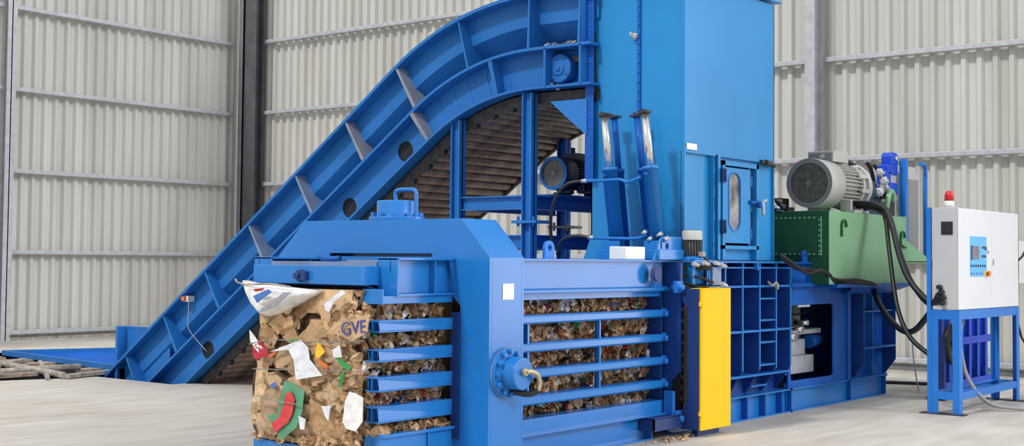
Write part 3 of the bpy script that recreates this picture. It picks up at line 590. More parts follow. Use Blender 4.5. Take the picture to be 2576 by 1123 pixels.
mb = MB(); mb.box(6.95, P0, 6.67, 6.84, 0, .325).box(6.95, P0, 6.64, 6.67, .30, .325).box(7.45, 7.465, 6.65, 6.67, 0, .30); mb.build('outlet_bottom_beam', 'blue', bal, bevel=.004)
mb = MB(); mb.box(6.90, P0, 6.84, 8.0, .10, .185).box(6.90, 6.94, 6.84, 8.0, 0, .12).box(7.45, P0, 8.15, 8.3, 0, .33); mb.build('outlet_table', 'blue', bal)
# cross beam at the outlet end with its bolt and hinge
mb = MB(); mb.box(6.92, 7.11, 6.85, 8.06, 1.41, 1.555); mb.build('cross_beam', 'blue', bal, bevel=.006)
mb = MB(); mb.prism([(6.95, 6.86, 1.41), (6.95, 7.9, 1.41), (7.1, 7.9, 1.37), (7.1, 6.86, 1.37)], (0, 0, .01)); mb.box(7.11, 7.70, 6.88, 8.05, 1.375, 1.385); mb.build('underside_plate', 'navy', bal)
MB().box(7.10, 7.765, 6.88, 8.05, 1.555, 1.585).box(7.3, 7.765, 6.9, 7.4, 1.585, 1.60).build('cover_plate', 'blue_worn', bal)
mb = MB(); mb.lathe((6.92, 7.50, 1.475), (-1, 0, 0), [(0, .05), (.03, .05), (.03, .028), (.07, .028)], 6, False).box(6.87, 6.92, 7.42, 7.47, 1.44, 1.51); mb.build('clamp_bolt', 'navy', bal, bevel=.004)
mb = MB(); mb.cyl((7.25, 7.62, 1.60), (7.25, 7.42, 1.61), .022, 12).cyl((7.25, 7.62, 1.61), (7.25, 7.66, 1.625), .014, 8); mb.build('hinge_pin', 'blue_deep', bal)
MB().cyl((7.249, 7.421, 1.61), (7.249, 7.415, 1.61), .015, 12).build('hinge_hole', 'dark', bal)
# cylinder and lifting loop on top of the portal
mb = MB(); mb.lathe((8.0, 7.52, 1.93), (0, 0, 1), [(0, .235), (.03, .235), (.03, .17), (.16, .17), (.165, .16), (.165, .001)], 32)
for k in range(10):
    a = 2*PI*k/10; mb.bolt((8.0+.203*math.cos(a), 7.52+.203*math.sin(a), 1.96), (0, 0, 1), .022, .035)
mb.build('top_cylinder', 'blue', bal, bevel=.003)
MB().tube([(8.0, 7.53, 2.09), (8.0, 7.545, 2.15), (8.0, 7.51, 2.185), (8.0, 7.35, 2.185), (8.0, 7.31, 2.16), (8.0, 7.305, 2.08), (8.0, 7.305, 1.93)], .017, 10, 6).build('pressure_pipe', 'blue', bal)
# round flange cylinder on the near face of the portal
cx, cz = 7.985, .735
mb = MB(); mb.lathe((cx, 6.33, cz), (0, -1, 0), [(0, .195), (.035, .195), (.035, .135), (.045, .125), (.165, .125), (.17, .12), (.17, .001)], 40)
for k in range(12):
    a = 2*PI*k/12; mb.bolt((cx+.165*math.cos(a), 6.295, cz+.165*math.sin(a)), (0, -1, 0), .022, .03)
mb.build('side_cylinder', 'blue', bal, bevel=.003)
mb = MB().lathe((cx, 6.33, cz), (0, -1, 0), [(0, .20), (.012, .20)], 40); mb.build('flange_rim', 'blue_worn', bal)
mb = MB(); mb.cyl((7.98, 6.17, .75), (7.98, 6.12, .75), .025, 10).bolt((7.98, 6.15, .75), (0, -1, 0), .03, .02); mb.build('hose_fitting', 'brass', bal)
hp = [(7.98, 6.125, .75), (8.01, 6.11, .755), (8.09, 6.11, .73), (8.14, 6.12, .66), (8.13, 6.13, .60), (8.08, 6.17, .575), (8.02, 6.25, .585), (8.0, 6.33, .60)]
MB().tube(hp[:5], .019, 8).build('elbow_pipe', 'brass', bal); MB().tube(hp[4:], .024, 8).build('short_hose', 'black', bal)

# caged chamber side
X0, X1 = P1, 10.42
mb = MB(); mb.box(X0, X1, YN+.03, YN+.06, 1.34, 1.61).box(X0, 10.9, YN-.01, 8.4, 1.602, 1.622).box(X0, X1+.1, YN, YN+.12, 1.335, 1.355)
mb.prism([(X0, YN+.02, 1.335), (X0, YN-.005, 1.345), (X0, YN-.005, 1.365), (X0, YN+.03, 1.38)], (X1+.1-X0, 0, 0))
mb.box(X0, X1, YN+.05, YN+.16, 1.285, 1.335)
mb.build('chamber_top_beam', 'blue', bal, bevel=.003)
for (zt, zb) in ((1.165, 1.094), (.939, .868), (.729, .658), (.516, .443)):
    mb = MB(); h = zt-zb; xe = X1+.02
    mb.prism([(X0, YN+.012, zb), (X0, YN, zb+.014), (X0, YN, zt-.014), (X0, YN+.012, zt), (X0, YN+.05, zt), (X0, YN+.05, zb)], (xe-X0, 0, 0))
    mb.build('chamber_rail', 'blue', bal)
    mb = MB(); mb.box(X0, xe-.08, YN+.05, YN+.15, zt-.012, zt-.002).box(X0, xe-.08, YN+.14, YN+.15, zt-.05, zt-.01)
    mb.build('rail_ledge', 'blue_bright', bal)
    mb = MB(); mb.bolt((xe-.03, YN-.0, zb+h/2), (0, -1, 0), .028, .03).bolt((xe+.08, YN+.03, zb+h/2+.01), (0, -1, 0), .022, .03).box(xe-.02, xe+.14, YN+.03, YN+.05, zb, zt+.01)
    mb.build('rail_clamp', 'blue_bright', bal)
for x in (8.40, 9.42):
    for za, zb in ((.868+.07, 1.094), (.73, .868), (.516, .658)):
        mb = MB(); mb.box(x-.035, x+.035, YN+.055, YN+.07, za, zb).box(x-.035, x-.027, YN+.02, YN+.06, za, zb); mb.build('rail_strap', 'blue', bal)
mb = MB(); mb.box(X0, X1-.02, YN, YN+.16, .215, .335).box(X0, X1-.02, YN-.05, YN+.1, .205, .222); mb.build('chamber_bottom_beam', 'blue', bal, bevel=.004)
mb = MB(); mb.box(X0, 10.15, YN+.02, YN+.04, 0, .205).box(X0, 10.15, YN-.05, YN+.1, 0, .014).box(10.13, 10.15, YN-.04, YN+.04, 0, .2); mb.build('chamber_sill', 'blue', bal)
# end column between the chamber and the tying unit
mb = MB(); mb.prism([(10.42, YN+.02, .24), (10.42, YN+.02, .10), (10.44, YN+.02, .10), (10.44, YN+.02, .24)], (0, .01, 0))
mb.plate([(YN-.02, .5), (YN+.02, .2), (YN+.4, .2), (YN+.4, 1.6), (YN-.12, 1.6), (YN-.12, .6)], [], YZ(10.50), (.03, 0, 0))
mb.box(10.42, 10.44, YN+.04, YN+.3, .2, 1.34)
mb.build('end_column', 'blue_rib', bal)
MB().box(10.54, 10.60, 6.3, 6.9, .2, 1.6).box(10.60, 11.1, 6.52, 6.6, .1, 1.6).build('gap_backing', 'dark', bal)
for k in range(10):
    mb = MB(); z = .32+.105*k; mb.bar((10.52, 6.26, z), (10.56, 6.34, z+.05), .03, .02).bar((10.55, 6.30, z+.045), (10.60, 6.30, z+.045), .012, .012)
    mb.build('knotter_finger', 'dark_steel', bal)
mb = MB(); mb.box(10.0, 10.5, 6.24, 6.26, .10, .20).box(10.0, 10.5, 6.24, 6.40, .195, .21).box(10.0, 10.5, 6.24, 6.40, .09, .10).box(10.0, 10.01, 6.24, 6.40, .10, .20); mb.build('unit_bracket', 'navy', bal)
MB().cyl((10.46, 6.22, .17), (10.46, 6.34, .17), .03, 12).box(10.40, 10.52, 6.26, 6.30, .12, .24).box(10.38, 10.42, 6.28, 6.38, .2, .42).build('hinge_block', 'blue_bright', bal, bevel=.004)
MB().cyl((10.46, 6.22, 1.37), (10.46, 6.34, 1.37), .03, 12).box(10.41, 10.52, 6.26, 6.30, 1.32, 1.43).build('hinge_block', 'blue_bright', bal, bevel=.004)

# wire tying unit with yellow guard
tie = thing('wire_tying_unit', (10.8, 6.2, 0), 'upright dark blue wire tying unit with a tall yellow guard panel', 'tying unit')
mb = MB(); mb.box(10.515, 11.04, 6.085, 6.21, .075, 1.35).prism([(10.50, 6.21, 1.36), (10.50, 6.085, 1.36), (10.50, 6.085, .07), (10.50, 6.27, .07), (10.50, 6.27, .24), (10.50, 6.20, .30), (10.50, 6.20, 1.18), (10.50, 6.27, 1.26), (10.50, 6.27, 1.36)], (.02, 0, 0))
mb.box(10.6, 11.0, 6.15, 6.21, 0, .08)
mb.build('column', 'navy', tie)
mb = MB(); mb.box(10.515, 11.06, 6.06, 6.085, .065, 1.365).box(11.035, 11.06, 6.06, 6.18, .065, 1.365).box(10.515, 11.06, 6.06, 6.18, 1.35, 1.365)
mb.build('yellow_guard', 'yellow', tie, bevel=.006, label='tall yellow sheet metal guard')
mb = MB()
for z in (.22, 1.22): mb.box(10.495, 10.515, 6.065, 6.08, z-.02, z+.02)
mb.build('guard_tab', 'yellow', tie)
mb = MB(); mb.box(10.60, 10.92, 6.18, 6.44, 1.612, 1.628).box(10.66, 10.86, 6.24, 6.36, 1.40, 1.60).box(10.82, 11.0, 6.16, 6.17, 1.40, 1.55); mb.build('motor_bracket', 'blue', tie)
MB().box(10.86, 11.02, 6.14, 6.155, 1.39, 1.55).build('pale_plate', 'blue_worn', tie)
mb = MB()
for (x, y, z) in ((10.52, 6.15, 1.59), (10.86, 6.12, 1.60), (10.95, 6.1, 1.58), (10.93, 6.08, 1.40), (10.66, 6.12, 1.60)):
    MB().cyl((x, y, z), (x+.07, y-.01, z-.015), .018, 8).bolt((x, y, z), (1, 0, 0), .024, .02).build('hose_fitting', 'zinc', tie)
MB().tube(PATHS['m_c1'], .014, 8).build('wiring_loop', 'black', tie); MB().tube(PATHS['m_c2'], .012, 8).build('wiring_loop', 'black', tie)
vm = thing('tying_unit_motor', (10.74, 6.3, 1.628), 'small upright dark grey electric motor above the yellow guard', 'motor')
def vmotor(x, y, z):
    mb = MB(); mb.lathe((x, y, z), (0, 0, 1), [(.03, .078), (.19, .078)], 28)
    for k in range(22):
        a = 2*PI*k/22; mb.bar((x+.085*math.cos(a), y+.085*math.sin(a), z+.04), (x+.085*math.cos(a), y+.085*math.sin(a), z+.19), .007, .022, (math.cos(a), math.sin(a), 0))
    mb.build('finned_housing', 'charcoal', vm)
    mb = MB(); mb.lathe((x, y, z), (0, 0, 1), [(.185, .096), (.26, .096), (.275, .085), (.275, .07)], 32, caps=False).lathe((x, y, z+.268), (0, 0, 1), [(0, .001), (0, .08)], 24, caps=False); mb.build('fan_cowl', 'grey_motor', vm)
    mb = MB()
    for k in range(8): a = 2*PI*k/8; mb.bar((x, y, z+.277), (x+.08*math.cos(a), y+.08*math.sin(a), z+.277), .008, .004)
    mb.build('fan_grille', 'dark_steel', vm)
    mb = MB(); mb.lathe((x, y, z), (0, 0, 1), [(0, .12), (.018, .12), (.018, .09), (.035, .085)], 32); mb.build('mounting_flange', 'blue', vm)
    mb = MB(); mb.box(x-.03, x+.03, y-.125, y-.08, z+.03, z+.075); mb.build('name_plate', 'dust', vm)
    mb = MB(); mb.box(x+.085, x+.13, y-.03, y+.04, z+.08, z+.16); mb.build('terminal_box', 'grey_mid', vm, bevel=.005)
vmotor(10.75, 6.3, 1.628)

# ribbed section behind the guard
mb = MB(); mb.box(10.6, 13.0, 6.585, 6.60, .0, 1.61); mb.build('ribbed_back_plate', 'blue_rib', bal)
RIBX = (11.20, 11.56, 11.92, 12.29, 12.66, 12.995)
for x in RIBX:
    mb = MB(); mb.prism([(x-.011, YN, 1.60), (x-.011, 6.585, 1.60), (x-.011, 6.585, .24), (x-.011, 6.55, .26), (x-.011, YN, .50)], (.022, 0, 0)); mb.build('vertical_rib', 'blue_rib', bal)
    mb = MB(); mb.box(x-.013, x+.013, YN-.004, YN+.008, .50, 1.60); mb.build('rib_edge', 'blue', bal)
for z in (1.36, .90, .445):
    mb = MB(); mb.box(11.1, 13.0, YN, 6.585, z-.011, z+.011); mb.build('horizontal_rib', 'blue', bal)
for z in (1.23, 1.005, .775, .54, .315):
    mb = MB(); mb.box(12.30, 12.65, YN+.005+(.1 if z < .4 else 0), 6.585, z-.009, z+.009); mb.build('rung', 'blue', bal)
mb = MB(); mb.box(10.9, 13.02, YN-.03, 6.6, 1.60, 1.622).box(10.9, 13.02, YN-.01, 6.60, 1.545, 1.56)
for x in RIBX: mb.box(x-.01, x+.01, YN-.01, 6.58, 1.56, 1.60)
mb.box(12.16, 12.2, YN-.04, YN, 1.53, 1.60)
mb.build('ribbed_top_flange', 'blue', bal)
mb = MB(); mb.box(10.6, 13.05, YN+.07, YN+.09, .014, .235).box(10.6, 13.05, YN+.0, 6.60, .235, .25).box(10.6, 13.05, YN+.0, YN+.3, 0, .014); mb.build('ribbed_section_sill', 'blue', bal)
for x in (11.62, 12.03, 12.42, 12.80, 13.02): MB().box(x-.01, x+.01, YN, YN+.07, .014, .235).build('sill_rib', 'blue_deep', bal)
for i, (a, b) in ():
    for z in (1.19, 1.02, .72, .60, .36):
        if i == 2 and z > .5: continue
        mb = MB(); mb.tube([(a, 6.52, z-.03), ((a+b)/2, 6.5, z+.0), (b, 6.50, z+.035)], .0035, 5, 4); mb.build('baling_wire', 'zinc', bal)
mb = MB(); mb.box(13.06, 13.98, YN+.06, YN+.09, 1.40, 1.60).box(13.02, 14.0, YN, 6.9, 1.60, 1.615).box(13.02, 14.0, YN, 6.9, 1.385, 1.40).box(13.5, 13.515, YN+.01, YN+.07, 1.40, 1.60).box(13.97, 13.99, YN, 6.9, 1.4, 1.6)
mb.build('rear_deck_box', 'blue_deep', bal)
# rear body with window and the main ram inside
mb = MB()
mb.plate([(13.0, .24), (14.50, .24), (14.50, 1.36), (13.0, 1.36)], [rrect(13.06, 14.15, .325, 1.145, .05)], XZ(YN+.03), (0, .02, 0))
mb.box(14.49, 14.56, YN-.0, YN+.06, .24, 1.34)
mb.build('window_plate', 'blue_deep', bal)
mb = MB(); mb.box(13.0, 15.92, YN-.02, YN+.2, 1.345, 1.385).box(14.5, 15.9, 6.56, 6.58, .24, 1.34); mb.box(13.0, 15.9, 8.1, 8.15, .2, 1.36).box(15.86, 15.9, 6.6, 8.1, .2, 1.36).box(13.0, 15.9, 6.5, 8.1, .20, .24)
mb.build('rear_body', 'blue_deep', bal)
for x, w in ((14.93, .02), (15.90, .02)):
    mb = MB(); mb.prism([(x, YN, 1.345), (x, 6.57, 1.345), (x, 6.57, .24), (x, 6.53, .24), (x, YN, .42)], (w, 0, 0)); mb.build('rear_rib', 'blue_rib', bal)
mb = MB(); mb.box(14.95, 15.90, YN+.03, 6.57, 1.02, 1.036).box(14.95, 15.90, YN+.0, 6.57, .58, .60).box(15.44, 15.455, YN+.1, 6.57, .24, 1.34); mb.build('rear_shelf', 'blue', bal)
mb = MB(); mb.box(13.0, 15.58, YN+.05, YN+.07, .014, .24).box(13.0, 15.6, YN, YN+.2, .235, .25).box(13.0, 15.6, YN, YN+.2, 0, .014); mb.build('rear_sill', 'blue', bal)
for x in (14.55, 15.58): MB().box(x, x+.02, YN, YN+.1, .014, .24).build('sill_rib', 'blue_deep', bal)
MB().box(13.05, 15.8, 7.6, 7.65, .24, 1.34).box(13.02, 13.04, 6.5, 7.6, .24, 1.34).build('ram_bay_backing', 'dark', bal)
mb = MB(); mb.cyl((13.95, 6.85, .62), (13.95, 6.85, 1.36), .10, 24); mb.build('vertical_ram_rod', 'grey_mid', bal)
mb = MB(); mb.prism([(13.05, 6.62, .36), (14.05, 6.62, .36), (14.05, 6.62, .56), (13.05, 6.62, .56)], (0, .25, 0)).box(13.05, 13.95, 6.68, 6.9, .56, .74).prism([(13.3, 6.6, .80), (14.2, 6.6, .80), (14.2, 6.6, .86), (13.3, 6.6, .84)], (0, .2, 0)); mb.build('ram_carriage', 'zinc', bal, bevel=.01)
mb = MB()
for (x, z, r) in ((13.2, .80, .05), (13.32, .84, .035), (13.12, .92, .03), (13.62, .86, .04), (13.45, .78, .05), (13.75, .93, .03)): mb.cyl((x, 6.55, z), (x, 6.72, z), r, 12).bar((x-.05, 6.6, z), (x+.08, 6.6, z+.02), .03, .03)
mb.build('valve_fittings', 'steel', bal)
MB().cyl((14.05, 6.7, .70), (14.3, 6.7, .72), .08, 16).build('blue_valve', 'blue_deep', bal); MB().cyl((13.25, 7.1, 1.05), (13.25, 7.3, 1.05), .16, 20).build('blue_pump', 'blue_deep', bal)
MB().box(13.25, 13.55, 6.43, 6.445, 1.12, 1.145).build('latch_plate', 'zinc', bal)
mb = MB(); mb.tube([(13.06, 6.7, 1.0), (13.4, 6.65, 1.05), (13.7, 6.66, 1.02), (14.2, 6.7, 1.09)], .014, 6).tube([(13.25, 6.62, .9), (13.5, 6.58, .98), (13.7, 6.62, .88)], .012, 6); mb.build('inner_hose', 'black', bal)
# rear shelf that carries the oil tank
MB().box(13.66, 15.9, 6.15, 7.75, 1.335, 1.372).prism([(14.2, 6.2, 1.335), (15.9, 6.2, 1.335), (15.7, 6.38, 1.25), (14.4, 6.38, 1.25)], (0, .01, 0)).build('tank_shelf', 'blue_deep', bal)
# main far side shell, deck and lifting lugs
mb = MB(); mb.box(X0, 13.0, 8.2, 8.3, 0, 1.6).box(10.9, 13.0, 6.6, 8.3, 1.60, 1.62).box(X0, 13.0, 6.7, 8.2, .15, .2); mb.build('chamber_shell', 'blue_deep', bal)
def lug(x, y, z, m='blue_vivid', s=1.0):
    mb = MB(); o = [(-.06, 0), (.06, 0), (.06, .075)]+[(.06*math.cos(t), .075+.06*math.sin(t)) for t in (PI/6, PI/3, PI/2, 2*PI/3, 5*PI/6)]+[(-.06, .075)]
    mb.plate([(a*s, b*s) for a, b in o], [[(a*s, b*s) for a, b in circ(0, .08, .022, 12)]], lambda u, v: (x+u, y, z+v), (0, .03, 0)); mb.build('lifting_lug', m, bal, bevel=.003)
lug(8.84, 6.55, 1.62, 'blue_bright', 1.15); lug(13.46, 6.44, 1.613, 'blue_deep')
# curved bracket near the hopper corner
mb = MB(); o = [(10.16, 1.62), (10.74, 1.62), (10.74, 1.84), (10.36, 1.84)]+[(10.36-.14*math.sin(t)*.9, 1.70+.14*math.cos(t)) for t in (.3, .6, .9, 1.2, 1.5)]
mb.plate(o, [circ(10.40, 1.75, .028, 12)], XZ(6.36), (0, .02, 0)); mb.box(10.7, 10.74, 6.36, 6.5, 1.62, 1.84); mb.build('corner_bracket', 'blue', bal, bevel=.004)
mb = MB().lathe((10.2, 6.36, 1.49), (0, -1, 0), [(0, .09), (.012, .09), (.012, .06), (.03, .06), (.03, .001)], 20); mb.build('pivot_boss', 'navy', bal)

# pair of hydraulic cylinders with rods, leaning on the deck
def ram(x, yb, yt, label, big=True):
    zb, zt = 1.66, 3.0
    t = thing('hydraulic_cylinder', (x, yb, 1.622), label, 'hydraulic cylinder', 'upright hydraulic cylinders')
    b = Vector((x, yb, zb)); e = Vector((x, yt, zt)); d = e-b; L = d.length; u = d/L
    r = .072 if big else .048
    MB().lathe(b, u, [(0, r), (L*.60, r), (L*.60, r+.008), (L*.625, r+.008), (L*.63, r*.6)], 24).build('barrel', 'blue' if big else 'blue_deep', t)
    MB().cyl(b+u*L*.62, e, .040 if big else .030, 20).build('rod', 'steel' if big else 'blue_deep', t)
    mb = MB(); mb.bar(e-u*.0, e+u*.022, .10, .10, (1, 0, 0)).bolt(e+Vector((-.04, 0, .02)), (0, 0, 1), .016, .02); mb.build('rod_end', 'dark_steel', t)
    mb = MB(); mb.bar(b+u*L*.57+Vector((-.06, 0, 0)), b+u*L*.57+Vector((-.11, 0, 0)), .03, .03); mb.cyl(b+Vector((-.1, 0, 0)), b+Vector((.1, 0, 0)), .045, 14); mb.build('port_fitting', 'blue_deep', t)
    return t
ram(10.40, 6.45, 6.61, 'upright hydraulic cylinder with bright rod nearest the hopper door')
ram(10.40, 6.90, 7.07, 'upright hydraulic cylinder with bright rod on the conveyor side')
ram(10.62, 6.66, 6.84, 'slim blue cylinder just behind the bright rod nearest the door', False)
ram(10.62, 6.96, 7.10, 'slim blue cylinder just behind the bright rod by the conveyor', False)
mb = MB()
for y in (6.45, 6.90): mb.box(10.22, 10.66, y-.12, y+.12, 1.622, 1.72).box(10.28, 10.31, y-.09, y+.09, 1.72, 1.80)
mb.build('cylinder_base', 'blue', bal, bevel=.006)
MB().tube(PATHS['hyd1m'], .016, 8).build('hydraulic_pipe', 'blue', bal)
MB().tube(PATHS['hyd2m'], .016, 8).build('hydraulic_pipe', 'blue', bal)
for q in ('hyd1', 'hyd2'): MB().cyl(PATHS[q][-1], [a+b for a, b in zip(PATHS[q][-1], (0, -.07, 0))], .022, 10).build('pipe_union', 'steel', bal)
for (x, y, z) in ((10.32, 6.42, 1.84), (10.28, 6.50, 1.80), (10.28, 6.56, 1.86), (10.34, 6.36, 1.80)): MB().cyl((x, y, z), (x, y-.05, z+.03), .02, 8).build('pipe_union', 'steel', bal)
tag(MB().tube(PATHS['hyd1'], .017, 8).build('hydraulic_hose', 'black'), 'black hydraulic hose arching up from the deck to the front cylinder pipe', 'hose')
tag(MB().tube(PATHS['hyd2'], .017, 8).build('hydraulic_hose', 'black'), 'short black hydraulic hose looping low over the deck', 'hose')
mb = MB(); mb.box(9.80, 10.12, 6.42, 6.60, 1.622, 1.74)
wb = mb.build('junction_box', 'white', bevel=.008, label='small off-white box on the deck between the hydraulic cylinders', cat='box')

# ------------------------------------------------------------------ hopper tower
HX0, HX1, HY0, HY1 = 10.81, 12.66, 6.42, 7.50
hop = thing('feed_hopper', (11.7, 6.95, 1.622), 'tall light blue sheet steel hopper tower above the press', 'hopper')
def ztop(x): return 4.40-.02*(HX1-x)/.6
mb = MB()
mb.box(HX0, HX1, HY0, HY0+.012, 2.67, 4.36).box(HX0, HX0+.012, HY0+.01, HY1, 1.63, 4.36).box(HX1-.012, HX1, HY0, HY1, 1.63, 4.36)
mb.box(HX0, HX1, HY1-.012, HY1, 1.63, 3.1).box(HX0, HX1, HY1-.012, HY1, 4.33, 4.36)
mb.build('hopper_shell', 'blue_hopper', hop)
mb = MB(); mb.prism([(HX0-.06, HY0-.05, 4.35), (HX1+.08, HY0-.05, 4.385), (HX1+.08, HY0-.05, 4.405), (HX0-.06, HY0-.05, 4.37)], (0, HY1-HY0+.1, 0)); mb.build('roof_plate', 'blue_hopper', hop)
mb = MB(); mb.plate([(HX0, 1.63), (HX1, 1.63), (HX1, 2.67), (HX0, 2.67)], [[(11.50, 1.74), (12.235, 1.74), (12.235, 2.60), (11.50, 2.60)]], XZ(HY0+.03), (0, .012, 0)); mb.build('lower_panel', 'blue_hopper', hop)
mb = MB(); mb.box(HX0-.004, 11.43, HY0-.008, HY0+.03, 2.655, 2.675).box(11.40, HX1, HY0-.008, HY0+.03, 2.655, 2.672).box(HX0-.012, HX0+.01, HY0-.006, HY0+.03, 1.63, 4.35); mb.build('edge_trim', 'blue_hopper', hop)
mb = MB(); mb.box(11.315, 11.325, HY0-.03, HY0+.03, 1.63, 2.655).box(11.42, 11.47, HY0-.02, HY0+.03, 1.63, 2.655); mb.build('panel_flange', 'blue_hopper', hop)
mb = MB(); mb.box(11.325, 11.42, HY0+.02, HY0+.032, 1.63, 2.655); mb.build('flange_gap', 'navy', hop)
mb = MB()
for z in (1.72, 1.84, 2.06, 2.29, 2.52): mb.box(11.355, 11.385, HY0-.0, HY0+.02, z-.04, z+.04)
mb.build('flange_bolts', 'blue_hopper', hop)
mb = MB(); dz0, dz1, dx0, dx1 = 1.74, 2.62, 11.49, 12.25
mb.box(dx0, dx0+.05, HY0-.035, HY0+.03, 1.63, dz1).box(dx1-.05, dx1, HY0-.035, HY0+.03, 1.63, dz1).box(dx0, dx1, HY0-.035, HY0+.03, dz1-.045, dz1).box(dx0, dx1, HY0-.035, HY0+.03, dz0, dz0+.035)
mb.build('door_frame', 'blue_hopper', hop)
mb = MB(); oval = rrect(11.65, 11.88, 1.93, 2.51, .112, 8)
mb.plate([(11.56, 1.80), (12.10, 1.80), (12.10, 2.56), (11.56, 2.56)], [oval], XZ(HY0-.015), (0, .014, 0))
door = mb.build('access_door', 'blue_hopper', hop)
mb = MB(); mb.plate(rrect(11.64, 11.89, 1.92, 2.52, .12, 8), [], XZ(HY0-.004), (0, .004, 0)); mb.build('oval_window', 'glass', door, label='dusty oval glass window')
mb = MB(); mb.plate(rrect(11.635, 11.895, 1.915, 2.525, .125, 8), [oval], XZ(HY0-.022), (0, .008, 0)); mb.build('window_rim', 'blue_bright', door)
MB().box(12.10, 12.20, HY0+.012, HY0+.02, 1.775, 2.575).build('door_gap', 'navy', door)
mb = MB()
for z in (1.90, 2.18, 2.44): mb.box(12.13, 12.15, HY0-.01, HY0+.012, z-.05, z+.05)
mb.build('door_stop', 'blue_bright', door)
mb = MB(); mb.cyl((12.06, HY0-.03, 2.225), (12.26, HY0-.05, 2.225), .018, 10).lathe((12.2, HY0-.05, 2.20), (0, -1, 0), [(0, .03), (.05, .03)], 12)
mb.build('handle_shaft', 'blue_deep', door)
MB().tube([(12.22, HY0-.09, 2.24), (12.22, HY0-.10, 2.18), (12.225, HY0-.10, 2.10)], .017, 8).cyl((12.26, HY0-.08, 2.24), (12.33, HY0-.08, 2.255), .016, 8).build('door_handle', 'zinc', door)
for z in (1.96, 2.47):
    mb = MB(); mb.box(11.46, 11.53, HY0-.055, HY0-.03, z-.07, z+.07).cyl((11.495, HY0-.06, z-.06), (11.495, HY0-.06, z+.06), .014, 10); mb.build('hinge', 'navy', door)
MB().box(10.83, 11.02, HY0-.012, HY0-.006, 2.685, 2.745).build('name_tag', 'white', hop, label='small white tag')
mb = MB(); mb.cyl((12.32, HY0-.02, 2.66), (12.62, HY0-.02, 2.635), .022, 10).cyl((12.38, HY0-.04, 2.655), (12.5, HY0-.04, 2.65), .03, 10); mb.build('bolt_bar', 'dark_steel', hop)
# bolted flanges on the left face
mb = MB(); mb.box(HX0-.07, HX0, HY1-.02, HY1+.03, 2.42, 4.35).box(HX0-.075, HX0-.065, HY1-.07, HY1+.03, 2.42, 4.35); mb.build('outer_corner_flange', 'blue_deep', hop)
mb = MB(); mb.box(HX0-.02, HX0, 6.915, 6.95, 3.04, 4.35); mb.build('seam_flange', 'blue_deep', hop)
mb = MB()
for k in range(14): mb.bolt((HX0-.02, 6.935, 3.09+k*.094), (-1, 0, 0), .012, .014)
for k in range(20): mb.bolt((HX0-.075, HY1-.03, 2.47+k*.094), (-1, 0, 0), .010, .01)
mb.build('flange_bolt_heads', 'blue_bright', hop)
mb = MB(); mb.cyl((HX0-.03, 6.99, 3.83), (HX0-.03, 6.95, 3.80), .028, 12).cyl((HX0-.05, 7.0, 3.83), (HX0-.05, 6.93, 3.83), .012, 8).lathe((HX0-.06, 6.985, 3.835), (0, 1, 0), [(0, .026), (.014, .026)], 12); mb.build('clamp_screw', 'zinc', hop)
mb = MB(); mb.prism([(HX0-.001, HY1, 1.86), (HX0-.001, HY1+.09, 1.63), (HX0-.001, HY1-.1, 1.63)], (.03, 0, 0)); mb.build('foot_gusset', 'blue_hopper', hop)
# ------------------------------------------------------------------ the bale
bale = thing('cardboard_bale', (7.6, 7.45, .19), 'big wire-tied bale of crushed brown cardboard pushing out of the press', 'bale')
BX = 6.90
def dn(p, f=1): return noise.noise(Vector(p)*f)
mb = MB()
# crumpled skin: end face (facing -X) as a faceted grid
def skin(fn, nu, nv, amp, colf, jitter=.35):
    vs = []; fs = []; 
    for i in range(nu+1):
        for j in range(nv+1):
            u = (i+(rnd.uniform(-jitter, jitter) if 0 < i < nu else 0))/nu; v = (j+(rnd.uniform(-jitter, jitter) if 0 < j < nv else 0))/nv
            p, n = fn(u, v); p = Vector(p)
            k = noise.cell(p*5.5)*.6+noise.noise(p*9)*.8+noise.noise(p*22)*.35
            vs.append(p+Vector(n)*amp*k)
    for i in range(nu):
        for j in range(nv):
            a = i*(nv+1)+j; b = a+nv+1
            fs += [(a, b, b+1), (a, b+1, a+1)] if (i+j) % 2 else [(a, b, a+1), (b, b+1, a+1)]
    for f in fs:
        c = sum((vs[q] for q in f), Vector())/3
        mb.add([vs[q] for q in f], [(0, 1, 2)], False, colf(c))
def ccol(c):
    h = noise.cell(c*4.0+Vector((3, 1, 7))); b = CB[int(abs(h)*79) % len(CB)]; k = .95+.25*noise.noise(c*7)
    return tuple(x*k for x in b)
yb0, yb1, zb0, zb1 = 6.84, 8.02, .19, 1.375
def endf(u, v):
    y = yb0+(yb1-yb0)*u; z = zb0+(zb1-zb0)*v
    b = .05*math.sin(PI*min(max(u, 0), 1))*math.sin(PI*min(max(v, 0), 1))
    y += .05*math.sin(v*7+1)*(u > .98); return ((BX-b+.03*((2*u-1)**4+(2*v-1)**4), y+(.035*math.sin(v*5+.5)-.03*max(0, .25-v)*4)*max(0, u-.6)*2.5, z), (-1, 0, 0))
